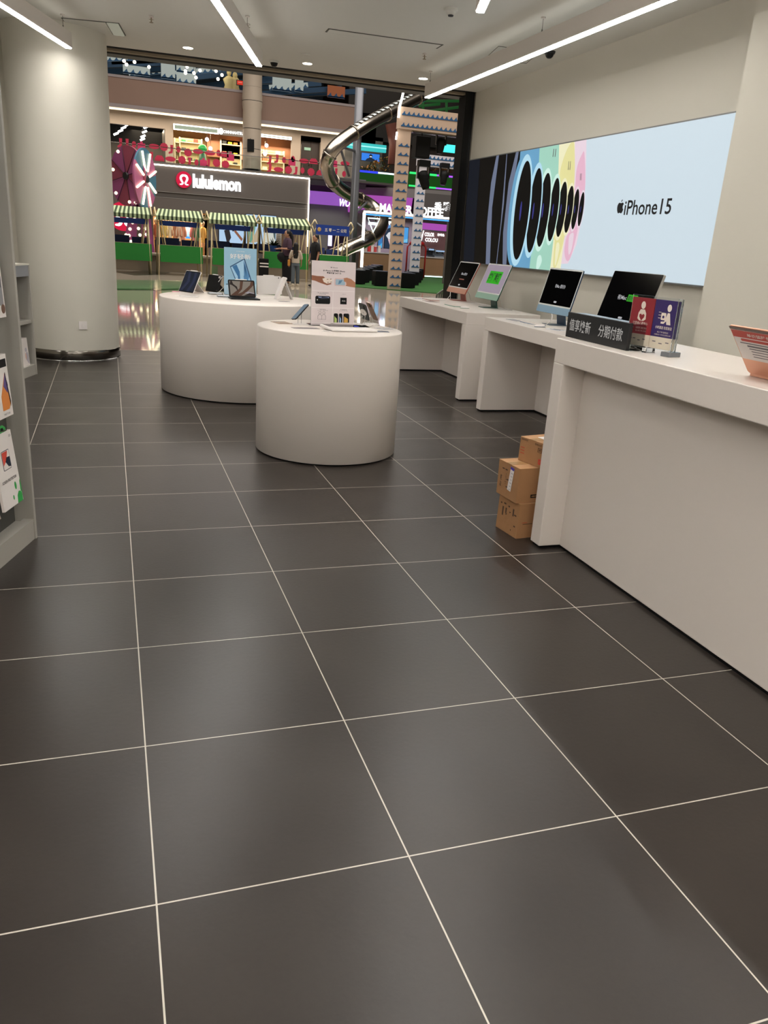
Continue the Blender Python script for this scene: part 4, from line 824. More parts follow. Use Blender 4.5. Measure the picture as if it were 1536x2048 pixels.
# grey wall right of the clothing shop with a violet lit doorway
m = MB(); a = pxz(619, 400, 41)[0]; b = pxz(730, 400, 41)[0]; m.bx(a, b, 41, 41.3, 2.2, 3.2, mat('cool_grey_wall', '6b6a6e', .5)); d0, d1 = pxz(656, 470, 41)[0], pxz(698, 470, 41)[0]; m.bx(a, d0, 41, 41.3, 0, 2.2, mat('cool_grey_wall', '6b6a6e', .5)); m.bx(d1, b, 41, 41.3, 0, 2.2, mat('cool_grey_wall', '6b6a6e', .5)); m.bx(a, b, 41, 41.3, 4.1, 4.55, mat('cool_grey_wall', '6b6a6e', .5)); m.bx(a-.2, b+6, 43, 43.2, 0, 4.5, mat('violet_interior', '6a5878', .6)); struct(m, 'wall_grey_bay')
scr(668, 450, 679, 462, 42.8, 'small violet screen inside the grey doorway', [], '8a7ae8', .8)
r = R4(657, 470, 664, 492, 42); m = MB(); B(m, r, 42, 42.1, glow('doorway_glow', 'c9c4f4', 2)); tag(m.build('vertical_lamp'), 'pale violet upright lamp inside the grey doorway', 'lamp')
# magenta backlit fascia and coffee shop
m = MB()
def skew(m, pts, y, mm, dep=.2):
    q = [pxz(a, b, y) for a, b in pts]; m.prism(q, y, y+dep, mm, None, 'y')
skew(m, [(619, 381), (619, 407), (694, 413), (700, 396), (692, 387)], 40.6, glow('violet_fascia', '9a5ac4', .75)); skew(m, [(696, 387), (698, 424), (820, 432), (826, 396)], 40.6, glow('magenta_fascia', 'b052b8', .8)); tag(m.build('backlit_fascia'), 'violet and magenta backlit fascia band behind the slide', 'fascia')
m = MB(); a = pxz(678, 405, 40.3); b = pxz(733, 409, 40.3); text(m, 'WOLONG', face_y((a[0]+b[0])/2, 40.3, (a[1]+b[1])/2), b[0]-a[0], .36, glow('sign_letter_white', 'ffffff', 1.5), .03, .03, shear=.15); tag(m.build('shop_sign_letters'), 'slanted white lit letters on the violet fascia', 'sign')
YC = 39.4
YG = 31.0; KG = (YG+1.45)/(YC+1.45)
a = pxz(759, 424, YG); b = pxz(887, 421, YG); m = MB(); z_ = (pxz(775, 417, YG)[1]+pxz(865, 423, YG)[1])/2; text(m, 'MATTER COFFEE', face_y((a[0]+b[0])/2, YG, z_), b[0]-a[0], .42*KG, glow('sign_letter_white', 'ffffff', 1.5), .03, .03); tag(m.build('shop_sign_letters'), 'large white lit capitals above the coffee counter', 'sign')
a = pxz(728, 425, YG); b = pxz(902, 430, YG); zz = (pxz(760, 426, YG)[1]+pxz(880, 434, YG)[1])/2
t = thing('coffee_gantry', 'white light line framing the top and left side of the coffee shop', 'sign frame', (a[0], YG, 0))
m = MB(); m.bx(0, b[0]-a[0], -.04, .04, zz-.045, zz+.025, LEDW); m.build('top_line', t)
m = MB(); m.bx(-.03, .06, -.04, .04, .02, zz-.05, LEDW); m.build('side_line', t)
m = MB(); m.bx(-.03, b[0]-a[0], .041, .12, zz-.08, zz+.03, GREYD); m.bx(-.03, .06, .041, .12, 0, zz-.08, GREYD); m.bx(b[0]-a[0]-.1, b[0]-a[0], .041, .12, 0, zz-.08, GREYD); m.build('back_frame', t)
m = MB(); m.bx(a[0], b[0], YG-.02, YG+.03, zz-.13, zz-.085, glow('blue_led_line', '3f8fe0', 2)); tag(m.build('blue_light_line'), 'thin blue light line just under the coffee shop letters', 'light strip')
A0 = pxz(728, 425, YC)[0]; B0 = pxz(902, 430, YC)[0]; ZZ = pxz(815, 431, YC)[1]
m = MB(); m.bx(A0, B0+1.5, YC+3.4, YC+3.6, 0, 4, mat('coffee_back_wall', '6a6266', .6)); struct(m, 'wall_coffee_back'); m = MB(); m.bx(A0-.05, A0+.1, YC+.05, YC+3.4, 0, ZZ, GREYD); struct(m, 'wall_coffee_side'); m = MB(); m.bx(A0, B0+1.5, YC+.05, YC+3.4, ZZ+.02, ZZ+.12, GREYD); struct(m, 'ceiling_coffee'); m = MB(); m.bx(pxz(842, 420, YC)[0], B0+1.5, YC+.3, YC+.5, ZZ+.13, 4.1, mat('sign_backing', '5a5656', .5)); struct(m, 'wall_coffee_sign')
area('coffee_lamp', ((A0+B0)/2, YC+1.8, ZZ-.2), (4, 2), 200, (.95, .85, 1))
def neon(px, py, y, s, label):
    c = pxz(px, py, y); t = thing('neon_triangle_sign', label, 'sign', (c[0], y, c[1])); N_ = glow('neon_aqua_white', 'd6fbf6', 3)
    m = MB(); m.tube([(-.5*s, 0, .5*s), (.5*s, 0, .5*s), (.28*s, 0, .05*s), (0, 0, -.55*s), (-.28*s, 0, .05*s)], .025, N_, 6, closed=True); m.build('triangle_tube', t)
    m = MB(); m.bx(-.42*s, .3*s, -.03, .03, -.0, .2*s, N_); m.build('bar', t)
neon(747, 450, YG, .5, 'neon inverted triangle with a bar at the left of the coffee shop'); neon(783, 447, YC+.9, .5, 'second neon inverted triangle half hidden by the wave column')
scr(756, 457, 766, 497, YC+.8, 'narrow upright blue poster left of the flower poster', [('3f7ab8', [(.1, .1), (.9, .3), (.9, .6), (.1, .4)])], '4aa8dc', 1)
scr(769, 450, 792, 498, YC+.7, 'dark poster with a large white flower behind the wave column', [('e0e4ec', [(.1, .55), (.3, .68), (.5, .72), (.7, .6), (.8, .45), (.6, .4), (.35, .4)]), ('e8c8d0', [(.3, .4), (.6, .38), (.5, .15)]), ('5f9ad8', [(0, .8), (.9, .98), (.9, 1), (0, 1)])], '24344a', .9)
scr(806, 454, 817, 487, YC+.8, 'bright blue poster just right of the wave column', [('78c4e8', [(.1, .05), (.9, .1), (.9, .3), (.1, .2)])], '4a9ade', 1)
WOODC = mat('counter_wood', '8a6a4e', .55, vary=.08, vscale=3)
def counter(L, R_, T_, B_, y, label):
    r = R4(L, T_, R_, B_, y); t = thing('service_counter', label, 'counter', ((r[0]+r[1])/2, y, 0)); w_ = (r[1]-r[0])/2
    m = MB(); m.bx(-w_, w_, 0, .7, .08, r[3]-.05, WOODC); m.build('front_panel', t)
    m = MB(); m.bx(-w_-.04, w_+.04, -.04, .74, r[3]-.05, r[3], mat('counter_top_pale', 'b8b4b6', .4)); m.build('worktop', t)
    m = MB(); m.bx(-w_, w_, -.03, .0, .02, .07, glow('plinth_led', 'c8f0f0', 2.5)); m.build('plinth_light', t); return r
c1 = counter(725, 800, 505, 541, 38.6, 'wooden coffee counter left of the wave column'); c2 = counter(838, 893, 514, 549, 38.0, 'wooden counter at the right with a glowing base line')
for k, (px, col, lb, h) in enumerate(((731, 'b8a8a0', 'beige box on the left counter end', .2), (738, 'c83a3a', 'red box on the coffee counter', .3), (744, 'e0d8d4', 'white box beside the red one on the coffee counter', .32), (750, 'c84a4a', 'second, darker red carton on the coffee counter', .26), (758, 'dcd6d2', 'white carton near the middle of the coffee counter', .28))):
    x = pxz(px, 500, 38.9)[0]; t = thing('counter_box', lb, 'box', (x, 38.9, c1[3])); m = MB(); m.bx(-.07, .07, -.07, .07, 0, h, mat('pack_'+col, col, .5), bev=.008); m.build('body', t); m = MB(); m.bx(-.075, .075, -.075, .075, h, h+.04, PAPER); m.build('lid', t)
def machine(px, y, z, w_, h, label, col='9aa6b4'):
    x = pxz(px, 500, y)[0]; t = thing('coffee_machine', label, 'coffee machine', (x, y, z)); c_ = mat('machine_'+col, col, .25, .6)
    m = MB(); m.bx(-w_/2, w_/2, -.2, .25, 0, h*.2, c_); m.bx(-w_/2, w_/2, .05, .25, h*.2, h*.7, c_); m.bx(-w_/2, w_/2, -.2, .25, h*.7, h, c_, bev=.02); m.build('housing', t)
    m = MB()
    for s in (-.25, .25): m.cyl((s*w_, -.12, h*.7), (s*w_, -.12, h*.5), .04, BLACKM, seg=10); m.cyl((s*w_, -.12, h*.52), (s*w_, -.35, h*.5), .015, BLACKM, seg=8)
    m.build('brew_head', t); m = MB(); m.bx(-w_*.4, w_*.4, -.21, -.2, h*.76, h*.92, glow('machine_panel', 'a8c8f0', .8)); m.build('display', t)
machine(860, 38.3, c2[3], .35, .42, 'dark espresso grinder at the left of the right counter', '4a5058'); machine(878, 38.35, c2[3], .6, .36, 'pale blue steel coffee machine on the right counter')
m = MB(); skew(m, [(842, 445), (842, 458), (897, 463), (898, 450)], 38.9, glow('magenta_fascia', 'b052b8', .8), .15); tag(m.build('magenta_panel'), 'short magenta lit panel below the coffee shop letters at the right', 'fascia')
m = MB(); skew(m, [(840, 461), (838, 515), (889, 519), (893, 466)], 40.2, mat('rose_taupe_wall', '7a5a5c', .6), .15); struct(m, 'wall_rose_bay')
m = MB(); Wl = glow('sign_letter_white', 'ffffff', 1.5)
for s, px, py, w_, h_ in (('V', 844, 471, .2, .52), ('COLOR', 859, 469, .55, .2), ('COLOU', 863, 480, .72, .2), ('咖啡色', 882, 470, .4, .15)):
    c = pxz(px, py, 40); text(m, s, face_y(c[0], 40, c[1]), w_, h_, Wl, .04, .02)
tag(m.build('shop_sign_letters'), 'two rows of small white lit letters with a big V at the right', 'sign')
m = MB()
for s, px in (('秀', 876), ('雅', 893)): c = pxz(px, 413, YG+.02); text(m, s, face_y(c[0], YG+.02, c[1]), .33, .35, Wl, .03, .02)
tag(m.build('shop_sign_letters'), 'two large white lit characters above the last coffee letters', 'sign')
# mezzanine: slab edge, floor, soffit, shop fronts
m = MB(); m.bx(-8, 14, YF+.02, 47, ZT+.05, ZT+.15, mat('slab_edge_dark', '4a4642', .5)); m.bx(14, 30, 41.5, 47, ZT-.5, ZT+.2, mat('slab_edge_dark', '4a4642', .5)); struct(m, 'floor_mezzanine')
YS = 46
m = MB(); zc = pxz(420, 262, YS)[1]
def wallseg(L, R_, z0, z1): a = pxz(L, 300, YS)[0]; b = pxz(R_, 300, YS)[0]; m.bx(a, b, YS, YS+.25, z0, z1, STONE)
z2 = ZT+.15; zd = pxz(275, 252, YS)[1]; zs1 = pxz(417, 260, YS)[1]
wallseg(180, 750, zs1, 8.4); wallseg(331, 347, z2, zs1); wallseg(583, 601, z2, zs1); wallseg(641, 690, z2, zs1); wallseg(601, 641, pxz(620, 273, YS)[1], zs1); wallseg(180, 331, zd, zs1)
struct(m, 'wall_mezzanine')
m = MB(); m.bx(-8, 14, YS+3.5, YS+3.7, z2, 7.2, mat('warm_shop_wall', 'b48c5e', .7)); struct(m, 'wall_shop_interior')
area('upper_shop_lamp', (pxz(440, 300, YS)[0], YS+1.8, zs1-.15), (9, 2.5), 560, (1, .82, .58))
m = MB(); a = pxz(205, 300, YS)[0]; b = pxz(330, 300, YS)[0]; m.bx(a, b, YS+2.2, YS+2.3, zs1-.85, 7, BLACK); m.bx(a, b, YS+2.3, YS+2.4, z2, zs1-.85, mat('dim_shop_wall', '57504a', .7)); m.bx(b, b+.1, YS+.25, YS+3.4, z2, 7, GREYD); struct(m, 'wall_dark_shop')
for k, pts in enumerate((((255, 250), (247, 256), (241, 262), (232, 268)), ((292, 255), (289, 264), (286, 273), (285, 279)))):
    for j, (px, py) in enumerate(pts):
        c = ony(px, py, YS+.8+.25*k); t = thing('spotlight_fixture', 'bright white spot lamp in the dark upper shop', 'spotlight', tuple(c), 0, 'spot lamps of the dark upper shop')
        m = MB(); m.tube([(-.12, 0, -.05), (.12, 0, .07)], .05, glow('spot_white', 'ffffff', 5), 8); m.build('lamp', t); m = MB(); m.cyl((0, 0, .05), (0, 0, .5), .012, BLACK, seg=6); m.build('stem', t)
def litfascia(L, T_, R_, B_, label):
    r = R4(L, T_, R_, B_, YS-.2); t = thing('glass_fascia', label, 'fascia', ((r[0]+r[1])/2, YS-.2, r[2])); w_ = (r[1]-r[0])/2; h_ = r[3]-r[2]
    m = MB(); m.bx(-w_, w_, 0, .12, .03, h_-.03, glow('frosted_green_glass', '9aa894', .7)); m.build('glass', t)
    m = MB(); m.bx(-w_, w_, -.03, .0, 0, .05, LEDW); m.bx(-w_, w_, -.03, .0, h_-.05, h_, LEDW); m.bx(-w_, -w_+.05, -.03, .0, .05, h_-.05, LEDW); m.bx(w_-.05, w_, -.03, .0, .05, h_-.05, LEDW); m.build('light_frame', t)
litfascia(347, 252, 437, 264, 'frosted lit fascia of the upper shop left of the tall column'); litfascia(521, 271, 583, 277, 'frosted lit fascia of the upper shop right of the tall column')
r = R4(438, 260, 489, 270, YS-.3); t = thing('shop_sign', 'white lit lettering on a dark board left of the tall column', 'sign', ((r[0]+r[1])/2, YS-.3, r[2])); w_ = (r[1]-r[0])/2; h_ = r[3]-r[2]
m = MB(); m.bx(-w_, w_, 0, .1, -.05, h_+.05, GREYD); m.build('board', t); m = MB(); text(m, 'OMNNANTSUI', face_y(.1, -.02, h_/2), w_*1.6, h_*.62, Wl, .04, .01); m.ball((-w_*.85, -.04, h_/2), (.13, .03, .16), Wl); m.build('lettering', t)
def shelfunit(px, py0, py1, wpx, y, label, cols):
    r = R4(px-wpx/2, py0, px+wpx/2, py1, y); t = thing('shop_shelving', label, 'shelving', ((r[0]+r[1])/2, y, z2)); w_ = (r[1]-r[0])/2; h_ = r[3]-z2
    m = MB(); m.bx(-w_, w_, .3, .33, 0, h_, mat('shelf_cream', 'd8c49a', .6)); m.build('back_panel', t); m = MB(); [m.bx(s*w_-.03, s*w_+.03, 0, .3, 0, h_, mat('shelf_white', 'e6dcc0', .6)) for s in (-1, 1)]; m.build('frame', t)
    for k in range(4):
        z_ = h_*(.15+.24*k); m = MB(); m.bx(-w_, w_, 0, .3, z_, z_+.04, mat('shelf_white', 'e6dcc0', .6)); m.build('shelf', t)
        m = MB()
        n = max(3, int(w_*2/.35))
        for i in range(n): hh = random.uniform(.1, .2); m.bx(-w_+.1+i*(2*w_-.2)/n, -w_+.1+(i+.7)*(2*w_-.2)/n, .05, .25, z_+.04, z_+.04+hh, mat('goods_'+cols[(i+k) % len(cols)], cols[(i+k) % len(cols)], .6))
        m.build('goods', t, kind='stuff')
shelfunit(382, 276, 335, 44, YS+2.8, 'lit cream shelving at the left of the upper shop', ['c04a3a', 'e4dcc8', '3a3a3a', '3a8a5a', 'd8a060'])
shelfunit(355, 276, 335, 10, YS+1.4, 'narrow slatted cream shelving by the upper shop edge', ['d8c8a0', 'c8a878'])
shelfunit(462, 280, 335, 40, YS+2.9, 'white framed shelving with an orange back near the tall column', ['c86a2a', '8a4a2a', 'e8c890', '2c2c2c', 'd8b020'])
shelfunit(545, 300, 340, 46, YS+2.6, 'low lit shelving of the shop right of the tall column', ['d8a880', 'f0e0c0', 'b87850', 'e0d0b0'])
m = MB(); a = pxz(415, 300, YS+3)[0]; m.bx(a, pxz(585, 300, YS+3)[0], YS+3.2, YS+3.3, z2+1.2, 7, mat('peach_wall_panel', 'b07a5c', .7)); struct(m, 'wall_peach_panel')
for px, py, lb in ((414, 279, 'round white lamp high in the upper shop, left of the tall column'), (421, 297, 'lower round white lamp in the upper shop, left of the tall column'), (533, 291, 'round white lamp in the shop right of the tall column'), (530, 308, 'lower round white lamp right of the tall column')):
    c = ony(px, py, YS+.6+(.4 if py > 300 else 0)); t = thing('globe_lamp', lb, 'lamp', tuple(c)); m = MB(); m.ball((0, 0, 0), .11, glow('globe_white', 'e8ecf8', 1.6)); m.build('globe', t); m = MB(); m.cyl((0, 0, .1), (0, 0, .9), .01, STEEL, seg=6); m.build('cord', t)
c = ony(405, 297, YS+.8); t = thing('green_figure', 'bright green rounded figure standing in the upper shop', 'figurine', (c.x, c.y, z2)); hh = c.z-z2; G_ = mat('figure_green', '1f9a4a', .3)
m = MB(); m.ball((0, 0, hh), (.24, .2, .22), G_); m.build('head', t); m = MB(); m.lathe([(0, 0), (.22, 0), (.26, hh*.4), (.16, hh*.8), (0, hh*.85)], mat('figure_dark_green', '23553c', .4), seg=16); m.build('body', t)
r = R4(602, 274, 640, 346, YS+.3); t = thing('service_door', 'dark brown double door with a small green exit sign', 'door', ((r[0]+r[1])/2, YS+.3, z2)); w_ = (r[1]-r[0])/2
for s in (-1, 1): m = MB(); m.bx(s*.01, s*w_, 0, .08, 0, r[3]-z2, mat('door_dark_brown', '2c211c', .5)); o_ = m.build('door_leaf', t); m = MB(); m.cyl((s*.08, -.05, .95), (s*.08, -.05, 1.25), .015, STEEL, seg=8); m.build('handle', o_)
c = pxz(617, 297, YS); m = MB(); m.bx(c[0]-(r[0]+r[1])/2-.18, c[0]-(r[0]+r[1])/2+.18, -.06, -.01, c[1]-z2-.07, c[1]-z2+.07, glow('exit_sign_green', 'b8dcb8', .7)); m.build('exit_sign', t)
# glass railing with red stickers
STK = mat('sticker_crimson', 'c0284a', .5); STK2 = mat('sticker_magenta', 'cc3464', .5)
t = thing('glass_railing', 'mezzanine glass railing covered with crimson gift and boot stickers', 'railing', (0, YF+.1, ZT+.15))
xa, xb = pxz(222, 300, YF+.1)[0], pxz(705, 320, YF+.1)[0]; zr = pxz(430, 298, YF+.1)[1]-ZT-.3
for k in range(9): m = MB(); m.bx(xa+(xb-xa)*k/9+.02, xa+(xb-xa)*(k+1)/9-.02, 0, .015, 0, zr, mat('railing_glass', 'eef4f2', .02, trans=1, ior=1.05)); m.build('glass_pane', t)
m = MB(); m.tube([(xa, 0, zr), (xb, 0, zr)], .02, STEEL, 8); m.build('handrail', t)
shp = {'oval': ellipse(0, 0, .22, .1, 16), 'disc': [(math.cos(i*PI/12)*(.17 if i % 2 else .15), math.sin(i*PI/12)*(.17 if i % 2 else .15)) for i in range(24)], 'boot': [(-.05, .18), (.07, .18), (.06, -.02), (.04, -.14), (-.12, -.18), (-.13, -.12), (-.04, -.06)], 'bag': [(-.16, -.15), (.16, -.15), (.15, .12), (.06, .12), (.04, .2), (-.04, .2), (-.06, .12), (-.15, .12)], 'small': ellipse(0, 0, .09, .13, 12), 'dome': [(-.2, -.1), (.2, -.1), (.18, .02), (.1, .12), (-.1, .12), (-.18, .02)]}
D_ = [(241, 286, 'boot'), (254, 287, 'boot'), (268, 289, 'small'), (283, 293, 'bag'), (308, 293, 'oval'), (328, 294, 'disc'), (343, 299, 'boot'), (357, 299, 'small'), (376, 305, 'disc'), (396, 303, 'oval'), (420, 306, 'oval'), (437, 306, 'small'), (448, 309, 'dome'), (269, 305, 'disc'), (303, 313, 'boot'), (319, 317, 'dome'), (341, 318, 'oval'), (364, 320, 'disc'), (379, 324, 'boot'), (393, 325, 'small'), (407, 326, 'bag'), (417, 327, 'boot'), (433, 326, 'disc'), (451, 329, 'disc'), (461, 314, 'bag'),
      (540, 320, 'boot'), (554, 318, 'boot'), (568, 320, 'small'), (584, 324, 'bag'), (608, 322, 'oval'), (627, 323, 'dome'), (540, 336, 'boot'), (557, 339, 'oval'), (577, 340, 'disc'), (592, 342, 'boot'), (605, 341, 'small'), (622, 344, 'disc'), (641, 346, 'dome'), (586, 318, 'small'), (668, 327, 'bag'), (690, 327, 'oval'), (672, 345, 'boot'), (688, 348, 'small')]
for px, py, s in D_:
    c = pxz(px, py, YF+.1); m = MB(); m.prism([(x*1.1+c[0], z*1.1+c[1]-ZT-.15) for x, z in shp[s]], -.012, -.002, STK if s != 'bag' else STK2, None, 'y'); m.build('sticker', t)
# tall round column
c = pxz(504, 262, 40.68); m = MB(); m.lathe([(.44, z2-.1), (.44, 6.2), (.425, 6.3), (.44, 6.4), (.44, 7.1), (.48, 7.35), (.48, 7.7), (.45, 8.05), (.45, 15.6)], mat('column_stone', 'b8aa9a', .6, vary=.03), (c[0], 40.68, 0), 40)
for z_ in (5.4, 6.3, 7.5, 8.1): m.lathe([(.486, z_), (.488, z_+.01), (.486, z_+.02)] if z_ == 7.5 else [(.446, z_), (.452, z_+.01), (.446, z_+.02)], DARK, (c[0], 40.68, 0), 40)
m.lathe([(.47, z2-.05), (.47, z2+.1), (.44, z2+.1)], BLACK, (c[0], 40.68, 0), 40); struct(m, 'wall_round_column')
c = pxz(501, 290, 40.3); t = thing('wall_speaker', 'black box speaker on the tall round column', 'speaker', (c[0], 40.3, c[1])); m = MB(); m.bx(-.16, .16, -.12, .14, -.3, .25, BLACK, bev=.02); m.build('cabinet', t); m = MB(); m.tube([(0, 0, .25), (0, .05, .4)], .05, BLACK, 8); m.build('bracket', t)
# top floor slab
YT = 41.2
SZ = [pxz(488, q_, YT)[1] for q_ in (186, 181, 236, 243)]
m = MB(); xl_ = -5; xr_ = pxz(716, 230, YT)[0]
n = 24
def curve_y(x): return YT+.002*(x-3)**2
for a0, b0, mm, off in ((SZ[2], SZ[0], BROWN, 0), (SZ[0], SZ[1], RIM, -.04), (SZ[3], SZ[2], RIM, -.06)):
    for i in range(n):
        u0 = xl_+(xr_-xl_)*i/n; u1 = xl_+(xr_-xl_)*(i+1)/n
        m.add([(u0, curve_y(u0)+off, a0), (u1, curve_y(u1)+off, a0), (u1, curve_y(u1)+off, b0), (u0, curve_y(u0)+off, b0), (u0, 42, a0), (u1, 42, a0), (u1, 42, b0), (u0, 42, b0)], [(0, 1, 2, 3), (0, 4, 5, 1), (3, 2, 6, 7)], mm)
struct(m, 'floor_top')
m = MB(); m.bx(xl_, xr_, 42.0, 50, SZ[0]-.3, SZ[0]-.1, mat('soffit_cream', 'b3a48c', .7)); struct(m, 'ceiling_mezzanine')
m = MB(); m.tube([(x, curve_y(x)+.12, SZ[3]-.05) for x in np.linspace(xl_, xr_, 12)], .045, COVE, 6); tag(m.build('cove_light_strip'), 'warm hidden light line under the brown slab', 'light strip')
# top floor: blue rafters with wave boards and little lamps
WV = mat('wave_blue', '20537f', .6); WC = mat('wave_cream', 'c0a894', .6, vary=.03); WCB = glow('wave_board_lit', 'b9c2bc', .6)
def waves(m, x0, x1, z, h, y, mm, pitch=.28, T=None):
    n = max(1, round((x1-x0)/pitch)); p = (x1-x0)/n; pts = [(x0, z)]
    for i in range(n):
        b = x0+i*p
        for u, v in ((.0, .25), (.12, .28), (.3, .55), (.45, .85), (.62, 1.0), (.6, .8), (.66, .5), (.78, .3), (.92, .22)): pts.append((b+u*p, z+v*h))
    pts.append((x1, z+.25*h)); pts.append((x1, z))
    k = len(pts)
    m.prism(pts, y, y+.012, mm, T, 'y')
m = MB(); m.bx(-6, 12.5, 50, 50.2, SZ[0], 13, mat('dark_blue_hall', '14222e', .8)); struct(m, 'wall_top_hall')
for k, (px, py, L_, tl) in enumerate(((330, 120, 5, .1), (305, 138, 6, .12), (345, 152, 6, .14), (430, 150, 6, .16), (470, 165, 5, .16), (560, 172, 4.5, .12), (600, 182, 4.5, .12), (660, 185, 4, .1), (400, 128, 7, .1), (250, 128, 4, .1), (430, 170, 6, .14))):
    c = ony(px, py, 43+(k % 3)*.8); t = thing('wave_board', 'blue slanted beam edged with cut out waves on the top floor', 'banner', tuple(c), 0, 'wave boards on the top floor')
    T = Matrix.Rotation(-tl-.05, 4, 'Y'); m = MB(); m.bx(-L_/2, L_/2, 0, .3, -.12, .12, mat('beam_blue', '1b4263', .6), T); m.build('beam', t)
    if k % 3 != 1:
        m = MB(); m.bx(-L_*.35, L_*.1, -.03, -.01, .12, .36, WCB, T); waves(m, -L_*.35, L_*.1, .12, .17, -.045, WV, .3, T); m.build('wave_panel', t)
for k, (L, T_, R_, B_) in enumerate(((322, 120, 350, 158), (353, 124, 392, 168), (545, 148, 583, 182), (590, 150, 607, 184), (246, 132, 300, 150), (655, 172, 690, 196))):
    r = R4(L, T_, R_, B_, 42.7); t = thing('wave_backdrop', ('tall cream backdrop with cut out waves at the left of the top floor', 'wide cream backdrop with rows of waves left of the little lamps', 'cream wave backdrop just right of the tall column, top floor', 'narrow cream wave backdrop farther right of the tall column', 'low cream wave backdrop at the far left of the top floor', 'orange lit wave backdrop near the steel pole')[k], 'banner', ((r[0]+r[1])/2, 42.7, r[2])); w_ = (r[1]-r[0])/2; h_ = r[3]-r[2]
    m = MB(); m.bx(-w_, w_, 0, .03, 0, h_, WCB if k < 5 else glow('orange_backdrop', 'a8603c', .5)); m.build('panel', t)
    n_ = max(1, int(h_/.42))
    for i in range(n_): m = MB(); waves(m, -w_, w_, h_*i/n_+.02, .2, -.02, WV, .3); m.bx(-w_, w_, -.02, -.001, h_*i/n_, h_*i/n_+.06, WV); m.build('wave_row', t)
for px, py in ((248, 122), (269, 124), (301, 119), (253, 129), (298, 134), (376, 128), (374, 134), (371, 142), (400, 141), (432, 142), (388, 146), (444, 150), (436, 158), (481, 142), (570, 152), (392, 155), (371, 146), (455, 139)):
    c = ony(px, py, 42.2); t = thing('small_globe_lamp', 'tiny round warm lamp hanging on the top floor', 'lamp', tuple(c), 0, 'little round lamps on the top floor'); m = MB(); m.ball((0, 0, 0), .075, glow('tiny_lamp', 'fff4dc', 5), 10, 8); m.build('bulb', t); m = MB(); m.cyl((0, 0, .07), (0, 0, .5), .01, BLACK, seg=5); m.build('cord', t)
scr(473, 160, 487, 171, 41.5, 'small red lit notice on the top floor beside the tall column', [('f0a090', [(.2, .5), (.8, .5), (.8, .6), (.2, .6)])], 'd83a28', .9, 'lit_notice')
for px, lb, s in ((458, 'white draped bust on the top floor beside the red notice', 1), (470, 'second pale bust on the top floor, nearer the tall column', .9)):
    c = pxz(px, 160, 42.5); t = thing('display_bust', lb, 'mannequin', (c[0], 42.5, SZ[0])); m = MB(); m.lathe([(0, 0), (.26*s, 0), (.3*s, .2), (.2*s, .45), (.3*s, .7), (.12*s, .85), (.05, .88)], mat('bust_cream', 'd8c890', .6), seg=14, sy=.7); m.build('drape', t); m = MB(); m.ball((0, 0, 1.02*s), (.12, .13, .16), mat('bust_cream', 'd8c890', .6), 10, 8); m.build('head', t)
# right upper bays: dark steel, cyan sign, screen, planters, green balcony
m = MB(); m.bx(pxz(716, 240, 44)[0], 34, 46, 46.2, z2+2.6, 14, mat('dark_upper_wall', '201d1c', .7)); m.bx(pxz(690, 300, 46)[0], pxz(765, 300, 46)[0], 46, 46.2, ZT, z2+2.8, mat('grey_upper_bay', '6e6660', .6)); m.bx(pxz(765, 300, 46)[0], 34, 46.4, 46.6, ZT, z2+2.6, mat('brown_upper_bay', '3a2e2a', .6)); struct(m, 'wall_upper_right')
m = MB(); m.tube([(pxz(789, 300, 43)[0], 43, 5.6), (pxz(789, 300, 43)[0], 43, 6.6), (pxz(782, 250, 43)[0], 43, 7.6)], .32, mat('russet_column', '6a3c30', .5), 14); struct(m, 'wall_russet_column')
c0 = pxz(682, 288, 45); c1 = pxz(773, 290, 45); m = MB(); m.bx(c0[0], c1[0], 45, 45.2, c0[1]-.2, c0[1]+.18, glow('cyan_sign', '3fc4c4', .9)); m.bx(c0[0], c1[0], 44.97, 45, c0[1]-.02, c0[1]+.04, glow('cyan_sign_line', '9ae8e4', 1.2)); tag(m.build('cyan_light_box'), 'long cyan light box behind the steel slide', 'light box')
scr(722, 306, 760, 323, 45, 'bright blue screen with a dark head and shoulders figure above the hedge', [('1d2a3c', [(.2, 0), (.3, .3), (.42, .4), (.42, .75), (.5, .9), (.6, .75), (.58, .4), (.72, .3), (.8, 0)]), ('e8e8ec', [(.44, .5), (.58, .5), (.56, .62), (.46, .62)])], '2f7ae0', 1)
def shrub(L, R_, py, y, zh, label, cols, n=260):
    a = pxz(L, py, y)[0]; b = pxz(R_, py, y)[0]; zb = pxz((L+R_)/2, py, y)[1]
    t = thing('planter_hedge', label, 'plant', ((a+b)/2, y, zb-.15)); rnd = random.Random(int(L)); w_ = (b-a)/2
    m = MB(); m.bx(-w_, w_, -.25, .25, -.1, .15, DARK); m.build('planter_box', t)
    for c_ in cols:
        m = MB()
        for i in range(n//len(cols)):
            x = rnd.uniform(-w_, w_); yy = rnd.uniform(-.3, .3); z_ = .1+rnd.random()*zh*(.6+.4*math.sin(x*2.1)); s = rnd.uniform(.06, .13); Q = Matrix.Translation((x, yy, z_)) @ Matrix.Rotation(rnd.uniform(0, 6), 4, 'Z') @ Matrix.Rotation(rnd.uniform(-1, 1), 4, 'X')
            m.add([(0, -s, 0), (s*.5, 0, .02), (0, s, 0), (-s*.5, 0, .02)], [(0, 1, 2, 3)], mat('leaf_'+c_, c_, .6), Q)
        m.build('foliage', t, kind='stuff')
shrub(712, 780, 341, 43.6, .8, 'orange and green flowering hedge above the green balcony, left', ['8a6a24', '2e3a1e', '3a4a34', 'a06a2a'])
shrub(855, 910, 345, 43.6, .7, 'orange flowering hedge above the green balcony, right', ['6a4020', '2e3a1e', '8a5a24'], 160)
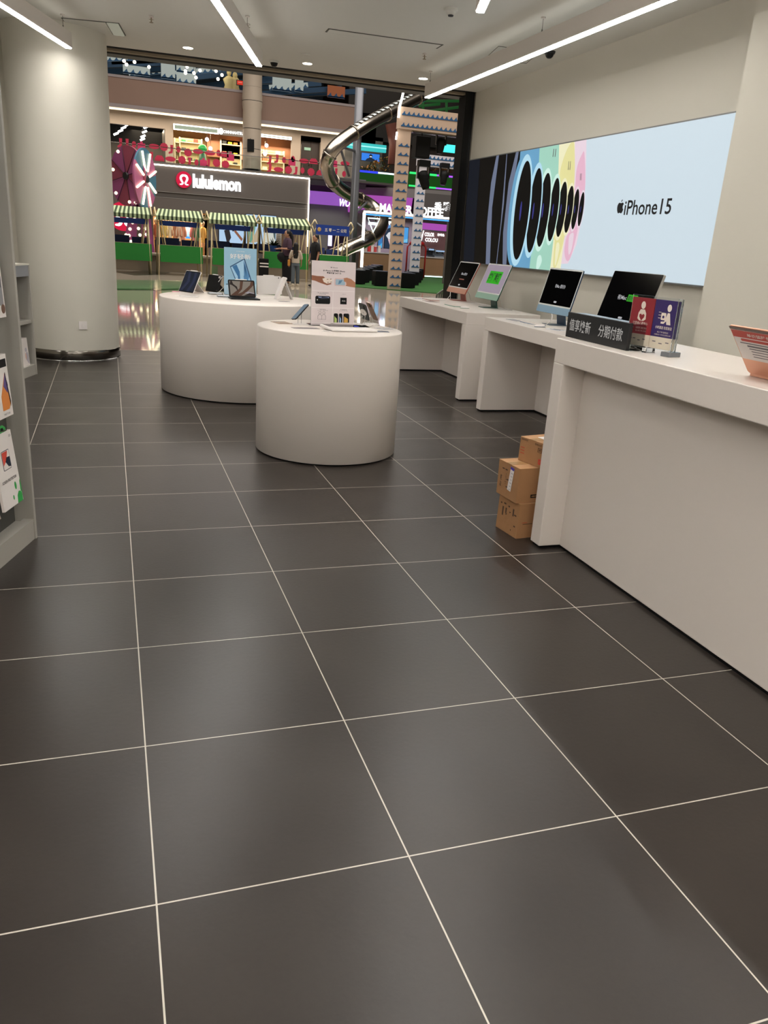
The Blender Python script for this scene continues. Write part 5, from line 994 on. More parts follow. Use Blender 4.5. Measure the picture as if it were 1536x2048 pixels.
for L, R_, T_, B_, lb, cols in ((708, 792, 345, 371, 'green lit balcony front left of the wave column', ('2c3ae0', 'd0e8f0')), (818, 915, 350, 376, 'green lit balcony front right of the wave column', ('2fe06a', '9a4ae8'))):
    r = R4(L, T_, R_, B_, 42.6); t = thing('balcony_front', lb, 'balcony', ((r[0]+r[1])/2, 42.6, r[2])); w_ = (r[1]-r[0])/2; h_ = r[3]-r[2]
    m = MB(); m.bx(-w_, w_, 0, .2, 0, h_, glow('balcony_green', '1f5a1a', .45)); m.build('green_panel', t)
    for z_ in (0, h_):
        m = MB(); m.bx(-w_, w_*.1, -.06, -.005, z_-.05, z_+.05, glow('led_'+cols[0], cols[0], 1.6)); m.build('led_line', t); m = MB(); m.bx(w_*.12, w_, -.06, -.005, z_-.04, z_+.04, glow('led_'+cols[1], cols[1], 1.8)); m.build('led_line', t)
m = MB(); skew(m, [(705, 374), (690, 381), (720, 388), (908, 402), (912, 383), (800, 376)], 41.2, mat('pale_soffit', '8f8a88', .7), .3); struct(m, 'trim_soffit_right')
# green reflections in a dark window at top right, put in as glowing beams
t = thing('green_reflection_beams', 'glowing green beams standing in for reflections high behind the wave arch', 'steel beams', (0, 41, 0))
for (p0, p1) in (((842, 202), (920, 202)), ((838, 212), (880, 208)), ((893, 200), (893, 232)), ((846, 196), (846, 228)), ((860, 222), (920, 214))):
    a = ony(*p0, 41); b = ony(*p1, 41); m = MB(); m.tube([(a.x, 0, a.z), (b.x, 0, b.z)], .07, glow('reflection_green', '2c6a34', .35), 6); m.build('beam', t)
c = ony(896, 297, 41); m = MB(); m.tube([(c.x-.45, 41, c.z), (c.x+.45, 41, c.z)], .2, glow('aqua_lantern', '4ae0d8', 1.4), 10); tag(m.build('aqua_lantern'), 'small aqua glowing box sign right of the black speaker', 'sign')

# ------------------------------------------------------------------ steel pole and spiral slide
c = pxz(716, 250, 32.2); m = MB(); m.cyl((c[0], 32.2, 0), (c[0], 32.2, 8.4), .17, mat('grey_painted_steel', '6c6e74', .4, .2), seg=20); m.lathe([(0, 0), (.3, 0), (.3, .04), (0, .04)], DARK, (c[0], 32.2, 0), 20); tag(m.build('support_pole'), 'thick grey steel pole carrying the spiral slide', 'pole')
t = thing('spiral_slide', 'mirror polished steel tube slide winding around the grey pole', 'slide', (0, 0, 0))
SP = [(845, 190, 34.5), (820, 203, 34), (790, 219, 33.3), (755, 237, 32.4), (722, 256, 31.5), (692, 276, 31), (668, 297, 30.8), (654, 322, 31), (658, 350, 31.8), (676, 374, 32.8), (704, 392, 33.7), (735, 406, 34.1), (758, 426, 33.9), (765, 448, 33.2), (752, 468, 32.2), (725, 484, 31.3), (698, 496, 30.8), (676, 507, 30.6), (655, 515, 30.4)]
pts = [ony(*q) for q in SP]; STL = mat('slide_steel', 'b0a79c', .24, 1, bump=.04, bscale=3)
m = MB(); m.tube(pts, .27, STL, 24, sub=8); m.build('tube', t)
def cat(i, f):
    p0, p1, p2, p3 = pts[max(0, i-1)], pts[i], pts[min(len(pts)-1, i+1)], pts[min(len(pts)-1, i+2)]
    return .5*((2*p1)+(-p0+p2)*f+(2*p0-5*p1+4*p2-p3)*f*f+(-p0+3*p1-3*p2+p3)*f**3)
for i in range(0, 17, 2):
    a, b = cat(i, .5), cat(i, .56); d = (b-a).normalized(); m = MB(); m.cyl(a-d*.03, a+d*.03, .3, STL, seg=24); m.build('joint_flange', t)
for k in range(14):
    i = 1+k*.25; a = cat(int(i), i-int(i)); b = cat(int(i+.14), i+.14-int(i+.14)); d = (b-a).normalized(); s = d.cross(Vector((0, 0, 1))).normalized(); u = s.cross(d)
    m = MB(); vs = []
    for p in (a, b):
        for w_ in (-.9, -.55, -.2, .15, .5): vs.append(p+(u*math.cos(w_)+s*math.sin(w_)*-1)*.278 if False else p+(u*math.cos(w_)+(-s if s.y > 0 else s)*-1*math.sin(w_+.3)*-1)*.278)
    m.add(vs, [(j, j+1, j+6, j+5) for j in range(4)], mat('slide_window', 'c8d0d2', .1, .0), smooth=True); m.build('clear_window', t)
a = pts[-1]; m = MB(); m.box((a.x-.35, a.y-.1, a.z-.0), (.5, .7, .55), BLACK, bev=.05); m.build('exit_mouth', t)
for (p0, y0), (p1, y1) in ((((676, 292), 31.2), ((710, 302), 32.1)), (((682, 300), 31.4), ((698, 352), 32.1)), (((735, 404), 33.9), ((706, 430), 32.2)), (((745, 470), 32.0), ((705, 440), 32.2))):
    a = ony(*p0, y0); b = ony(*p1, y1); m = MB(); m.cyl(a, b, .05, mat('grey_painted_steel', '6c6e74', .4, .2), seg=8); m.build('strut', t)

# ------------------------------------------------------------------ wave arches
def arch(px0, py0, y, wd, ztop, beam, label, bx1, lit=False):
    b0 = ony(px0, py0, y); t = thing('wave_arch', label, 'arch', (b0.x, y, 0))
    cm = WC if not lit else mat('wave_cream_cool', 'c8c4cc', .6)
    m = MB(); m.bx(-wd/2, wd/2, 0, wd*.45, 0, ztop, cm); m.build('post', t)
    m = MB(); z_ = .12
    while z_ < ztop-.25: waves(m, -wd/2+.02, wd/2-.02, z_, .1, -.013, WV, .2); z_ += .27
    m.build('post_wave_print', t)
    m = MB(); m.bx(-wd/2-.02, bx1-b0.x, -.05, wd*.5, beam[0], beam[1], cm); m.build('beam', t); m = MB(); hb = beam[1]-beam[0]
    for q in (.1, .62): waves(m, -wd/2+.05, bx1-b0.x-.03, beam[0]+hb*q, .12, -.064, WV, .165)
    m.build('beam_wave_print', t)
    return t
Yw = 24.75
za = pxz(860, 264, Yw)[1]; zb = pxz(860, 224, Yw)[1]
t = arch(789, 580, Yw, .42, za, (za, zb+.05), 'tall cream arch with blue wave prints, nearest the shop', ony(917, 240, Yw).x)
m = MB(); q = [ony(807, 183, Yw-.1), ony(803, 200, Yw-.1), ony(799, 214, Yw-.1), ony(797, 235, Yw-.1)]; m.tube(q, .035, glow('white_rope_light', 'fff6e8', 8), 8); t = thing('rope_light', 'wavy white rope light at the left edge of the nearest wave arch', 'light strip', (0, 0, 0)); m.build('upper_length', t); m = MB(); q = [ony(794, 264, Yw-.1), ony(792, 279, Yw-.1)]; m.tube(q, .03, glow('white_rope_light', 'fff6e8', 8), 8); m.build('lower_length', t)
Yw2 = 29.3
za = pxz(880, 335, Yw2)[1]; zb = pxz(880, 312, Yw2)[1]
arch(829.5, 545, Yw2, .36, za, (za, zb), 'smaller cream arch with blue wave prints standing farther back', ony(912, 320, Yw2).x, True)
m = MB(); r = R4(826, 256, 920, 263, Yw+.1); m.bx(r[0], r[1]+.5, Yw+.1, Yw+.3, r[2]-.1, r[2], STEEL); tag(m.build('truss_bar'), 'thin steel bar under the nearest wave beam', 'truss')
r = R4(832, 272, 861, 316, Yw+.35); t = thing('loudspeaker', 'large black box loudspeaker hung under the nearest wave beam', 'speaker', ((r[0]+r[1])/2, Yw+.35, r[2])); w_ = (r[1]-r[0])/2; h_ = r[3]-r[2]
m = MB(); m.bx(-w_, w_, 0, .4, 0, h_, BLACK, bev=.02); m.build('cabinet', t); m = MB(); m.bx(-w_+.03, w_-.03, -.012, 0, .03, h_-.03, mat('speaker_mesh', '060606', .9)); m.build('grille', t); m = MB(); m.cyl((0, .2, h_), (0, .2, h_+.3), .03, STEEL, seg=8); m.build('hanger', t)
def mover(px, py, y, tilt, s, label):
    c = ony(px, py, y); t = thing('moving_head_light', label, 'stage light', tuple(c))
    m = MB(); m.bx(-.17*s, .17*s, -.12*s, .12*s, .25*s, .42*s, BLACK, bev=.02); m.build('base', t)
    m = MB(); [m.bx(q*.17*s-.02, q*.17*s+.02, -.05*s, .05*s, -.08*s, .27*s, BLACKM) for q in (-1, 1)]; m.build('yoke', t)
    T = Matrix.Rotation(tilt, 4, 'Y'); m = MB(); m.lathe([(0, -.36*s), (.1*s, -.36*s), (.13*s, -.25*s), (.15*s, .0), (.13*s, .12*s), (.0, .15*s)], BLACK, seg=18, T=T); m.build('head', t)
    m = MB(); m.cyl((0, 0, -.365*s), (0, 0, -.36*s), .09*s, mat('lens_glass', '3a4a5a', .05), seg=18, T=T); m.build('lens', t)
mover(882, 285, Yw+.3, .1, .95, 'moving stage light hanging right of the black loudspeaker'); mover(846, 352, Yw+.5, -.35, 1.15, 'tilted moving stage light below the black loudspeaker'); mover(888, 350, Yw2-.2, .05, 1.0, 'moving stage light hung under the farther wave beam')

# ------------------------------------------------------------------ market stalls
def stripes(m, p00, p10, p11, p01, n, ma, mb_):
    P_ = [Vector(q) for q in (p00, p10, p11, p01)]
    for i in range(n):
        u, v = i/n, (i+1)/n
        a = P_[0].lerp(P_[1], u); b = P_[0].lerp(P_[1], v); c_ = P_[3].lerp(P_[2], v); d = P_[3].lerp(P_[2], u); nn = (b-a).cross(d-a).normalized()*.012
        mm = ma if i % 2 else mb_
        m.add([a, b, c_, d, a-nn, b-nn, c_-nn, d-nn], [(0, 1, 2, 3), (7, 6, 5, 4), (0, 4, 5, 1), (1, 5, 6, 2), (2, 6, 7, 3), (3, 7, 4, 0)], mm)
SGc = mat('awning_dark_green', '3c4c34', .8); SWc = mat('awning_pale_green', 'bccaa2', .8); GC = mat('stall_green_cloth', '1f7a2c', .7, vary=.05); BLU = mat('stall_blue_board', '1d3f96', .5); BLUd = mat('stall_blue_box', '1b2f66', .5)
def stall(L, R_, y, label, roof=True):
    x0 = ony(L, 430, y).x; x1 = ony(R_, 440, y).x; t = thing('market_stall', label, 'market stall', ((x0+x1)/2, y, 0)); w_ = (x1-x0)/2; d_ = 1.2
    ze, zt_ = 1.86, 2.09
    if roof:
        m = MB(); stripes(m, (-w_, -.12, ze), (w_, -.12, ze), (w_-.02, d_*.45, zt_), (-w_+.12, d_*.45, zt_), 22, SGc, SWc); stripes(m, (-w_+.12, d_*.45, zt_), (w_-.02, d_*.45, zt_), (w_, d_+.12, ze), (-w_, d_+.12, ze), 22, SGc, SWc); roof_ = m.build('striped_roof', t)
        m = MB(); stripes(m, (-w_, -.12, ze-.13), (w_, -.12, ze-.13), (w_, -.12, ze), (-w_, -.12, ze), 22, mat('valance_dark_green', '2b3a26', .8), mat('valance_pale_green', '9fae88', .8)); m.build('valance', roof_)
        m = MB()
        for s in (-1, 1):
            m = MB()
            for a, b in (((s*w_, -.1, ze), (s*w_, d_*.45, zt_+.02)), ((s*w_, d_*.45, zt_+.02), (s*w_, d_+.1, ze)), ((s*w_, -.1, ze), (s*w_, d_+.1, ze))): m.cyl(a, b, .025, WOODL, seg=6)
            m.build('gable_frame', t)
        m = MB(); m.bx(-w_+.1, w_-.1, .1, .13, ze-.3, ze-.14, BLU); m.build('name_board', t)
    else:
        m = MB(); m.bx(-w_+.05, w_-.05, -.03, .02, 1.62, 1.95, BLU); text(m, '五 零 一 二 公司', face_y(.1, -.035, 1.79), w_*1.2, .12, PAPER, .02); m.ball((-w_*.75, -.03, 1.79), (.07, .01, .07), mat('badge_gold', 'c8a060', .4)); m.build('name_board', t)
        m = MB()
        for s in (-1, 1):
            for a, b in (((s*w_-.12, 0, 1.9), (s*w_, 0, 2.1)), ((s*w_, 0, 2.1), (s*w_+.12, 0, 1.9)), ((s*w_-.1, 0, 1.9), (s*w_, 0, 1.7)), ((s*w_+.1, 0, 1.9), (s*w_, 0, 1.7))): m.cyl(a, b, .022, WOODL, seg=6)
            m.build('gable_frame', t); m = MB()
    for sx in (-1, 1):
        for yy in (0, d_):
            m = MB(); m.cyl((sx*(w_-.06), yy, 0), (sx*(w_-.12), yy, ze), .025, WOODL, seg=6); m.cyl((sx*(w_-.3), yy, .92), (sx*(w_-.16), yy, ze-.05), .02, WOODL, seg=6); m.build('post', t)
    m = MB(); m.bx(-w_+.14, w_-.1, .02, d_-.05, .9, .95, WOODL); m.build('counter_top', t)
    m = MB(); m.bx(-w_+.12, w_-.02, -.02, .01, .42, .955, GC); m.build('counter_cloth', t)
    m = MB(); m.bx(-w_+.05, w_*.1, d_+.08, d_+.12, .93, 1.18, BLUd); m.bx(w_*.2, w_-.02, d_+.08, d_+.12, .93, 1.14, BLUd); m.build('blue_boards', t)
YM = 27
stall(205, 303, YM, 'first striped stall at the left, half hidden by the round column'); stall(311, 406, YM, 'second striped market stall, in front of the lit mannequin window'); stall(417, 513, YM, 'third striped market stall, behind the sky blue poster'); stall(523, 620, YM, 'fourth striped market stall, behind the woman and the child'); stall(630, 702, YM, 'roofless stall with a blue name board, at the end of the row', False)
m = MB(); m.bx(-6, 8.5, YM+2.2, YM+2.9, 0, .55, mat('taupe_bench_wall', '9a8d7c', .5)); m.bx(-6, 8.5, YM+2.1, YM+3.0, .55, .62, mat('taupe_bench_top', 'a89c8a', .5)); tag(m.build('planter_wall'), 'long low taupe wall behind the market stalls', 'low wall')
# printed sheets, plant and crate around the stalls
for px, py0, py1, lb in ((557, 465, 492, 'upright sheet of small white writing behind the woman'),):
    r = R4(px-5, py0, px+6, py1, YM+1.6); m = MB(); m.bx(r[0], r[1], YM+1.6, YM+1.63, r[2], r[3], PAPER)
    for k in range(7): z_ = r[3]-.06-k*.06; m.bx(r[0]+.03, r[1]-.03, YM+1.59, YM+1.6, z_-.012, z_, GTXT)
    tag(m.build('notice_sheet'), lb, 'notice')
c = ony(546, 505, YM+.6); t = thing('potted_plant', 'dark leafy plant in a blue pot on the fourth stall counter', 'plant', (c.x, YM+.6, .95)); m = MB(); m.lathe([(0, 0), (.1, 0), (.13, .2), (0, .2)], mat('blue_pot', '2a5ab0', .4), seg=16); m.build('pot', t)
m = MB(); rr = random.Random(4)
for k in range(26):
    a = rr.uniform(0, 6.28); e = rr.uniform(.2, 1.2); L_ = rr.uniform(.15, .32); d = Vector((math.cos(a)*math.cos(e), math.sin(a)*math.cos(e), math.sin(e))); s = d.orthogonal().normalized()*.035; p = Vector((0, 0, .2))
    m.add([p, p+d*L_*.5+s, p+d*L_, p+d*L_*.5-s], [(0, 1, 2, 3)], mat('dark_leaf', '1c2e1a', .5))
m.build('foliage', t)
c = ony(527, 520, YM-.2); t = thing('shoulder_bag', 'black and white patterned bag standing between the stalls', 'bag', (c.x, YM-.25, 0)); m = MB(); m.bx(-.16, .16, -.1, .1, 0, .72, BLACK, bev=.03); m.build('body', t); m = MB(); [m.bx(-.15, .15, -.104, -.1, .74+.1*k-.3, .78+.1*k-.3, PAPER) for k in range(2)]; m.build('print', t)
r = R4(424, 533, 435, 551, YM+.3); t = thing('folding_sign', 'small pale green upright board under the third stall', 'board', ((r[0]+r[1])/2, YM+.3, 0)); m = MB(); m.bx(-.1, .1, 0, .03, .02, .36, mat('pale_green_board', '7fa27a', .5)); m.build('board', t); m = MB(); [m.bx(s*.09-.01, s*.09+.01, .03, .12, 0, .3, WOODL) for s in (-1, 1)]; m.build('leg', t)
# green mats and floor inlays
m = MB(); q = [onz(*p) for p in ((705, 574), (893, 589), (905, 565), (890, 556), (735, 545), (700, 552))]; m.prism([(p.x, p.y) for p in q], .002, .02, mat('artificial_grass', '23561c', .95, vary=.2, vscale=30)); tag(m.build('artificial_grass_mat'), 'green artificial grass mat under the black cubes', 'mat')
m = MB(); q = [onz(*p) for p in ((150, 577), (330, 578), (400, 575), (440, 568), (425, 563), (330, 561), (150, 558))]; m.prism([(p.x, p.y) for p in q], .0005, .003, mat('green_floor_inlay', '71896a', .12)); struct(m, 'floor_inlay_1')
m = MB(); q = [onz(*p) for p in ((150, 580), (330, 581), (405, 578), (400, 575), (330, 578), (150, 577))]; m.prism([(p.x, p.y) for p in q], .0005, .004, mat('dark_floor_inlay', '2a332a', .12)); q = [onz(*p) for p in ((235, 545), (290, 541), (340, 545), (330, 549), (270, 551))]; m.prism([(p.x, p.y) for p in q], .0005, .004, mat('dark_floor_inlay', '2a332a', .12)); struct(m, 'floor_inlay_2')
# black cube stools
def cube(px, py, label, s=.5, rz=-.05):
    p = onz(px, py); t = thing('cube_stool', label, 'stool', (p.x, p.y+s/2, .02), rz, None)
    m = MB(); m.bx(-s/2, s/2, -s/2, s/2, .02, s, BLACK, bev=.012); m.build('body', t); m = MB(); m.bx(-s/2+.01, s/2-.01, -s/2+.01, s/2-.01, s, s+.02, mat('dark_blue_cushion', '232c3c', .4), bev=.006); m.build('seat_pad', t)
cube(764, 574, 'nearest black cube stool, left of the wave column'); cube(817, 578, 'nearest black cube stool, right of the wave column')
for k, (px, py) in enumerate(((718, 570), (727, 567), (735, 563), (743, 559), (750, 556), (756, 553))): cube(px, py, ('black cube stool at the near end of the left row', 'second black cube stool of the left row', 'third black cube stool of the left row', 'fourth black cube stool of the left row', 'fifth black cube stool of the left row', 'black cube stool at the far end of the left row')[k], .48)
for k, (px, py) in enumerate(((826, 572), (832, 567), (836, 562))): cube(px, py, ('second black cube stool of the right row, behind the nearest', 'third black cube stool of the right row', 'black cube stool at the far end of the right row')[k], .48)
# red arch frame
p = onz(829, 556); t = thing('red_tube_frame', 'red tubular frame with a round red board, in front of the farther arch', 'frame', (p.x, p.y, 0)); RDm = mat('red_paint', 'a01f22', .4)
zt_ = ony(829, 489, p.y).z; w_ = (ony(848, 500, p.y).x-ony(811, 500, p.y).x)/2
m = MB(); m.tube([(-w_, 0, 0), (-w_, 0, zt_-.12), (-w_+.12, 0, zt_), (w_-.12, 0, zt_), (w_, 0, zt_-.12), (w_, 0, 0)], .04, RDm, 8); m.build('tube_frame', t)
m = MB(); m.lathe([(0, -.05), (w_*.85, 0), (w_*.75, .12), (0, .2)], RDm, (0, 0, zt_), 20, sy=.5); m.ball((0, -.03, zt_-.08), (.26, .06, .26), mat('red_board', '8a1a20', .5)); m.build('round_board', t)
# curved tubes beside the black jamb
for k in range(5):
    p = ony(886, 592-9*k, 9.3+.55*k)
    m = MB(); x = p.x+.02; y = 9.3+.45*k; m.tube([(x-.12, y, 0), (x-.12, y, .72), (x-.09, y, .82), (x, y, .87), (x+.2, y, .87)], .014, mat('grey_green_tube', '6f7568', .35, .5), 8, sub=5)
    tag(m.build('curved_handle'), 'grey curved tube standing by the black door jamb', 'rail', 'row of grey curved tubes by the black jamb')

# ------------------------------------------------------------------ windmill with light strips
t = thing('windmill', 'purple windmill with two coloured sails wheels and bulbs', 'windmill', (0, 0, 0))
YWm = 30
PUm = mat('windmill_purple', '7a3a6a', .5); MG = mat('windmill_magenta', 'b06088', .5); TQ = mat('windmill_teal', '3d6f88', .5); BUL = glow('bulb_warm', 'ffeec0', 3.2)
base = [ony(*p, YWm) for p in ((248, 500), (302, 500))]; top_ = [ony(*p, YWm) for p in ((262, 408), (298, 412))]
m = MB(); xL, xR = base[0].x, base[1].x; tL, tR = top_[0].x, top_[1].x; zt_ = top_[0].z
for (a0, a1, b0, b1) in ((xL-.2, xL+.35, tL, tL+.25), (xR-.35, xR+.2, tR-.25, tR)):
    m.add([(a0, YWm, 0), (a1, YWm, 0), (b1, YWm, zt_), (b0, YWm, zt_), (a0, YWm+.2, 0), (a1, YWm+.2, 0), (b1, YWm+.2, zt_), (b0, YWm+.2, zt_)], [(0, 1, 2, 3), (7, 6, 5, 4), (0, 4, 5, 1), (1, 5, 6, 2), (2, 6, 7, 3), (3, 7, 4, 0)], PUm)
m.bx((tL+tR)/2-.12, (tL+tR)/2+.12, YWm, YWm+.2, zt_-.6, ony(290, 365, YWm).z, PUm); m.build('tower', t)
for px, py in ((250, 484), (252, 470), (258, 471), (262, 483), (260, 458), (265, 445), (269, 434), (271, 405), (290, 443), (291, 457), (293, 469), (296, 481), (247, 480), (280, 470), (283, 482), (277, 457), (232, 386), (259, 404), (226, 339), (236, 303)):
    c = ony(px, py, YWm-.06); m = MB(); m.ball(tuple(c), .055, BUL, 8, 6); m.build('bulb', t)
def wheel(cpx, cpy, y, R_, turn, name, cols, lights, nseg=8):
    c = ony(cpx, cpy, y); w_ = bpy.data.objects.new(name, None); 
    T = Matrix.Translation(c) @ Matrix.Rotation(turn, 4, 'Z')
    m = MB()
    for i in range(nseg):
        a0, a1 = 2*PI*i/nseg+.2, 2*PI*(i+1)/nseg+.2
        pts = [(0, 0)]+[(R_*math.cos(a0+(a1-a0)*k/6), R_*math.sin(a0+(a1-a0)*k/6)) for k in range(7)]
        m.prism(pts, -.03, .03, cols[i % len(cols)], T, 'y')
    m.cyl((0, -.12, 0), (0, .15, 0), .12, DARK, T=T)
    o = m.build(name, t); bpy.data.objects.remove(w_)
    if lights:
        for i in range(8):
            a = 2*PI*i/8+.35; ca, sa = math.cos(a), math.sin(a); m = MB(); m.tube([(R_*.28*ca, -.07, R_*.28*sa), (R_*.93*ca, -.07, R_*.93*sa)], .038, BUL, 8, T=T); m.build('light_strip', o)
    else:
        for i in range(8):
            a = 2*PI*i/8+.2; ca, sa = math.cos(a), math.sin(a); m = MB(); m.tube([(0, -.06, 0), (R_*ca, -.06, R_*sa)], .012, mat('dark_spoke', '3a1626', .5), 5, T=T); m.build('spoke', o)
wheel(289.5, 358, YWm-.35, 1.0, math.radians(66), 'front_wheel', [MG, TQ, TQ, MG, MG, TQ, MG, TQ], True)
wheel(255, 352, YWm+.25, 1.0, math.radians(-55), 'rear_wheel', [mat('wheel_plum', 'a85a8c', .5), mat('wheel_plum_red', 'a05066', .5)], False)

# ------------------------------------------------------------------ people
def person(label, loc, rz, ht, arms, legs, clothes, skin='b98a70'):
    """arms / legs: joint positions for a 1.70 m figure facing -y; the body is one continuous skinned surface"""
    s = ht/1.70; t = thing('person', label, 'person', loc, rz)
    V = []; E_ = []; Rr = []
    def add(p, r, par=None):
        V.append(Vector(p)*s); Rr.append(r*s); i = len(V)-1
        if par is not None: E_.append((par, i))
        return i
    pel = add((0, 0, .95), .125); bel = add((0, .0, 1.08), .115, pel); ch = add((0, 0, 1.27), .13, bel); nb = add((0, .01, 1.42), .065, ch); nk = add((0, .0, 1.49), .05, nb); hd = add((0, -.01, 1.58), .07, nk)
    for sd, (elb, wr) in zip((-1, 1), arms):
        sh = add((sd*.165, .01, 1.39), .055, ch); e = add(elb, .04, sh); w_ = add(wr, .026, e)
        d = (Vector(wr)-Vector(elb)).normalized(); pl_ = Vector(wr)+d*.06; p = add(pl_, .028, w_)
        side = Vector((0, 1, 0)) if abs(d.y) < .7 else Vector((1, 0, 0)); side = (side-d*side.dot(d)).normalized(); nrm = d.cross(side)
        for k, L_ in enumerate((.062, .072, .068, .055)):
            b = pl_+side*(-.027+.018*k)+d*.02; f1 = add(b, .0095, p); f2 = add(b+d*L_*.55+nrm*.006, .0085, f1); add(b+d*L_+nrm*.02, .007, f2)
        b = Vector(wr)+d*.03-side*.032; f1 = add(b, .011, p); add(b+d*.04-side*.018, .009, f1)
    for sd, (kn, an) in zip((-1, 1), legs):
        hp = add((sd*.085, 0, .9), .085, pel); k = add(kn, .056, hp); a = add(an, .038, k); add((an[0], an[1]+.03, max(.045, an[2]-.06)), .035, a); add((an[0], an[1]-.14, max(.03, an[2]-.07)), .03, a)
    bm = bmesh.new(); lay = bm.verts.layers.skin.verify(); bv = [bm.verts.new(v) for v in V]
    for v, r in zip(bv, Rr): v[lay].radius = (r, r)
    bv[0][lay].use_root = True
    for a, b in E_: bm.edges.new((bv[a], bv[b]))
    me = bpy.data.meshes.new('tmp'); bm.to_mesh(me); bm.free()
    o = bpy.data.objects.new('tmp', me); COL.objects.link(o); o.modifiers.new('s', 'SKIN'); su = o.modifiers.new('u', 'SUBSURF'); su.levels = 1
    dg = bpy.context.evaluated_depsgraph_get(); em = bpy.data.meshes.new_from_object(o.evaluated_get(dg))
    SKm = mat('skin_'+skin, skin, .6); EYE = mat('eye_dark', '1c1614', .3)
    m = MB(); m.add([v.co.copy() for v in em.vertices], [list(p.vertices) for p in em.polygons], SKm, smooth=True)
    bpy.data.objects.remove(o); bpy.data.meshes.remove(em); bpy.data.meshes.remove(me)
    hc = (0, -.012*s, 1.585*s)
    m.ball(hc, (.076*s, .095*s, .115*s), SKm, 20, 14); m.ball((0, -.06*s, 1.53*s), (.045*s, .04*s, .05*s), SKm, 12, 8)
    m.add([(0, -.125*s, 1.56*s), (.015*s, -.09*s, 1.555*s), (-.015*s, -.09*s, 1.555*s), (0, -.095*s, 1.605*s), (0, -.08*s, 1.55*s)], [(0, 1, 3), (0, 3, 2), (0, 4, 1), (0, 2, 4), (1, 4, 3), (2, 3, 4)], SKm)
    for q in (-1, 1): m.ball((q*.076*s, .0, 1.575*s), (.012*s, .02*s, .03*s), SKm, 8, 6)
    o = m.build('body', t); rm = o.modifiers.new('remesh', 'REMESH'); rm.mode = 'VOXEL'; rm.voxel_size = .009; rm.use_smooth_shade = True
    m = MB()
    for q in (-1, 1): m.ball((q*.03*s, -.1*s, 1.592*s), (.012*s, .008*s, .007*s), EYE, 8, 6); m.bx((q*.03-.016)*s, (q*.03+.016)*s, -.108*s, -.1*s, 1.612*s, 1.618*s, EYE)
    m.build('eyes', t); m = MB(); m.ball((0, -.1*s, 1.525*s), (.022*s, .01*s, .008*s), mat('lips', '9a5a50', .5), 8, 6); m.build('mouth', t)
    clothes(t, s)
    return t
def loft(m, rings, mm, s, seg=20):
    vs = []
    for (cx, cy, z, rx, ry) in rings:
        for i in range(seg): a = 2*PI*i/seg; vs.append(((cx+rx*math.cos(a))*s, (cy+ry*math.sin(a))*s, z*s))
    m.add(vs, [(k*seg+i, k*seg+(i+1) % seg, (k+1)*seg+(i+1) % seg, (k+1)*seg+i) for k in range(len(rings)-1) for i in range(seg)], mm, None, True)
def sc(pts, s): return [tuple(c*s for c in p) for p in pts]
def cl_woman(t, s):
    P_ = mat('mauve_blouse', '45303e', .85, vary=.1, vscale=20); K = mat('black_skirt', '0f0e11', .9); Hh = mat('black_hair', '120f10', .6)
    m = MB(); loft(m, [(0, .0, .9, .2, .16), (0, 0, 1.05, .19, .16), (0, 0, 1.25, .19, .14), (0, 0, 1.36, .19, .11), (0, 0, 1.43, .12, .08), (0, 0, 1.46, .06, .06)], P_, s)
    for q, e in ((-1, (-.24, -.02, 1.1)), (1, (.24, -.02, 1.1))): m.tube(sc([(q*.14, 0, 1.4), (q*.2, 0, 1.3), e], s), [.075*s, .08*s, .085*s], P_, 12, sub=3)
    m.build('blouse', t)
    m = MB(); loft(m, [(0, 0, .99, .17, .14), (0, .0, .8, .2, .17), (0, .01, .5, .2, .17), (0, .02, .2, .19, .17), (0, .02, .09, .18, .16)], K, s); m.build('long_skirt', t)
    m = MB(); loft(m, [(0, -.2, 1.0, .05, .06), (0, -.22, .9, .15, .13), (0, -.2, .78, .17, .12), (0, -.14, .68, .1, .08)], K, s); m.build('black_bag', t)
    m = MB(); m.ball((0, .02*s, 1.61*s), (.092*s, .105*s, .11*s), Hh, 18, 12); m.tube(sc([(0, .09, 1.64), (.02, .14, 1.5), (.03, .14, 1.3), (.03, .13, 1.15)], s), [.05*s, .06*s, .05*s, .02*s], Hh, 10, sub=3); m.build('hair', t)
    m = MB(); [m.ball(sc([(q*.08, -.06, .045)], s)[0], (.045*s, .12*s, .045*s), BLACK, 10, 6) for q in (-1, 1)]; m.build('shoes', t)
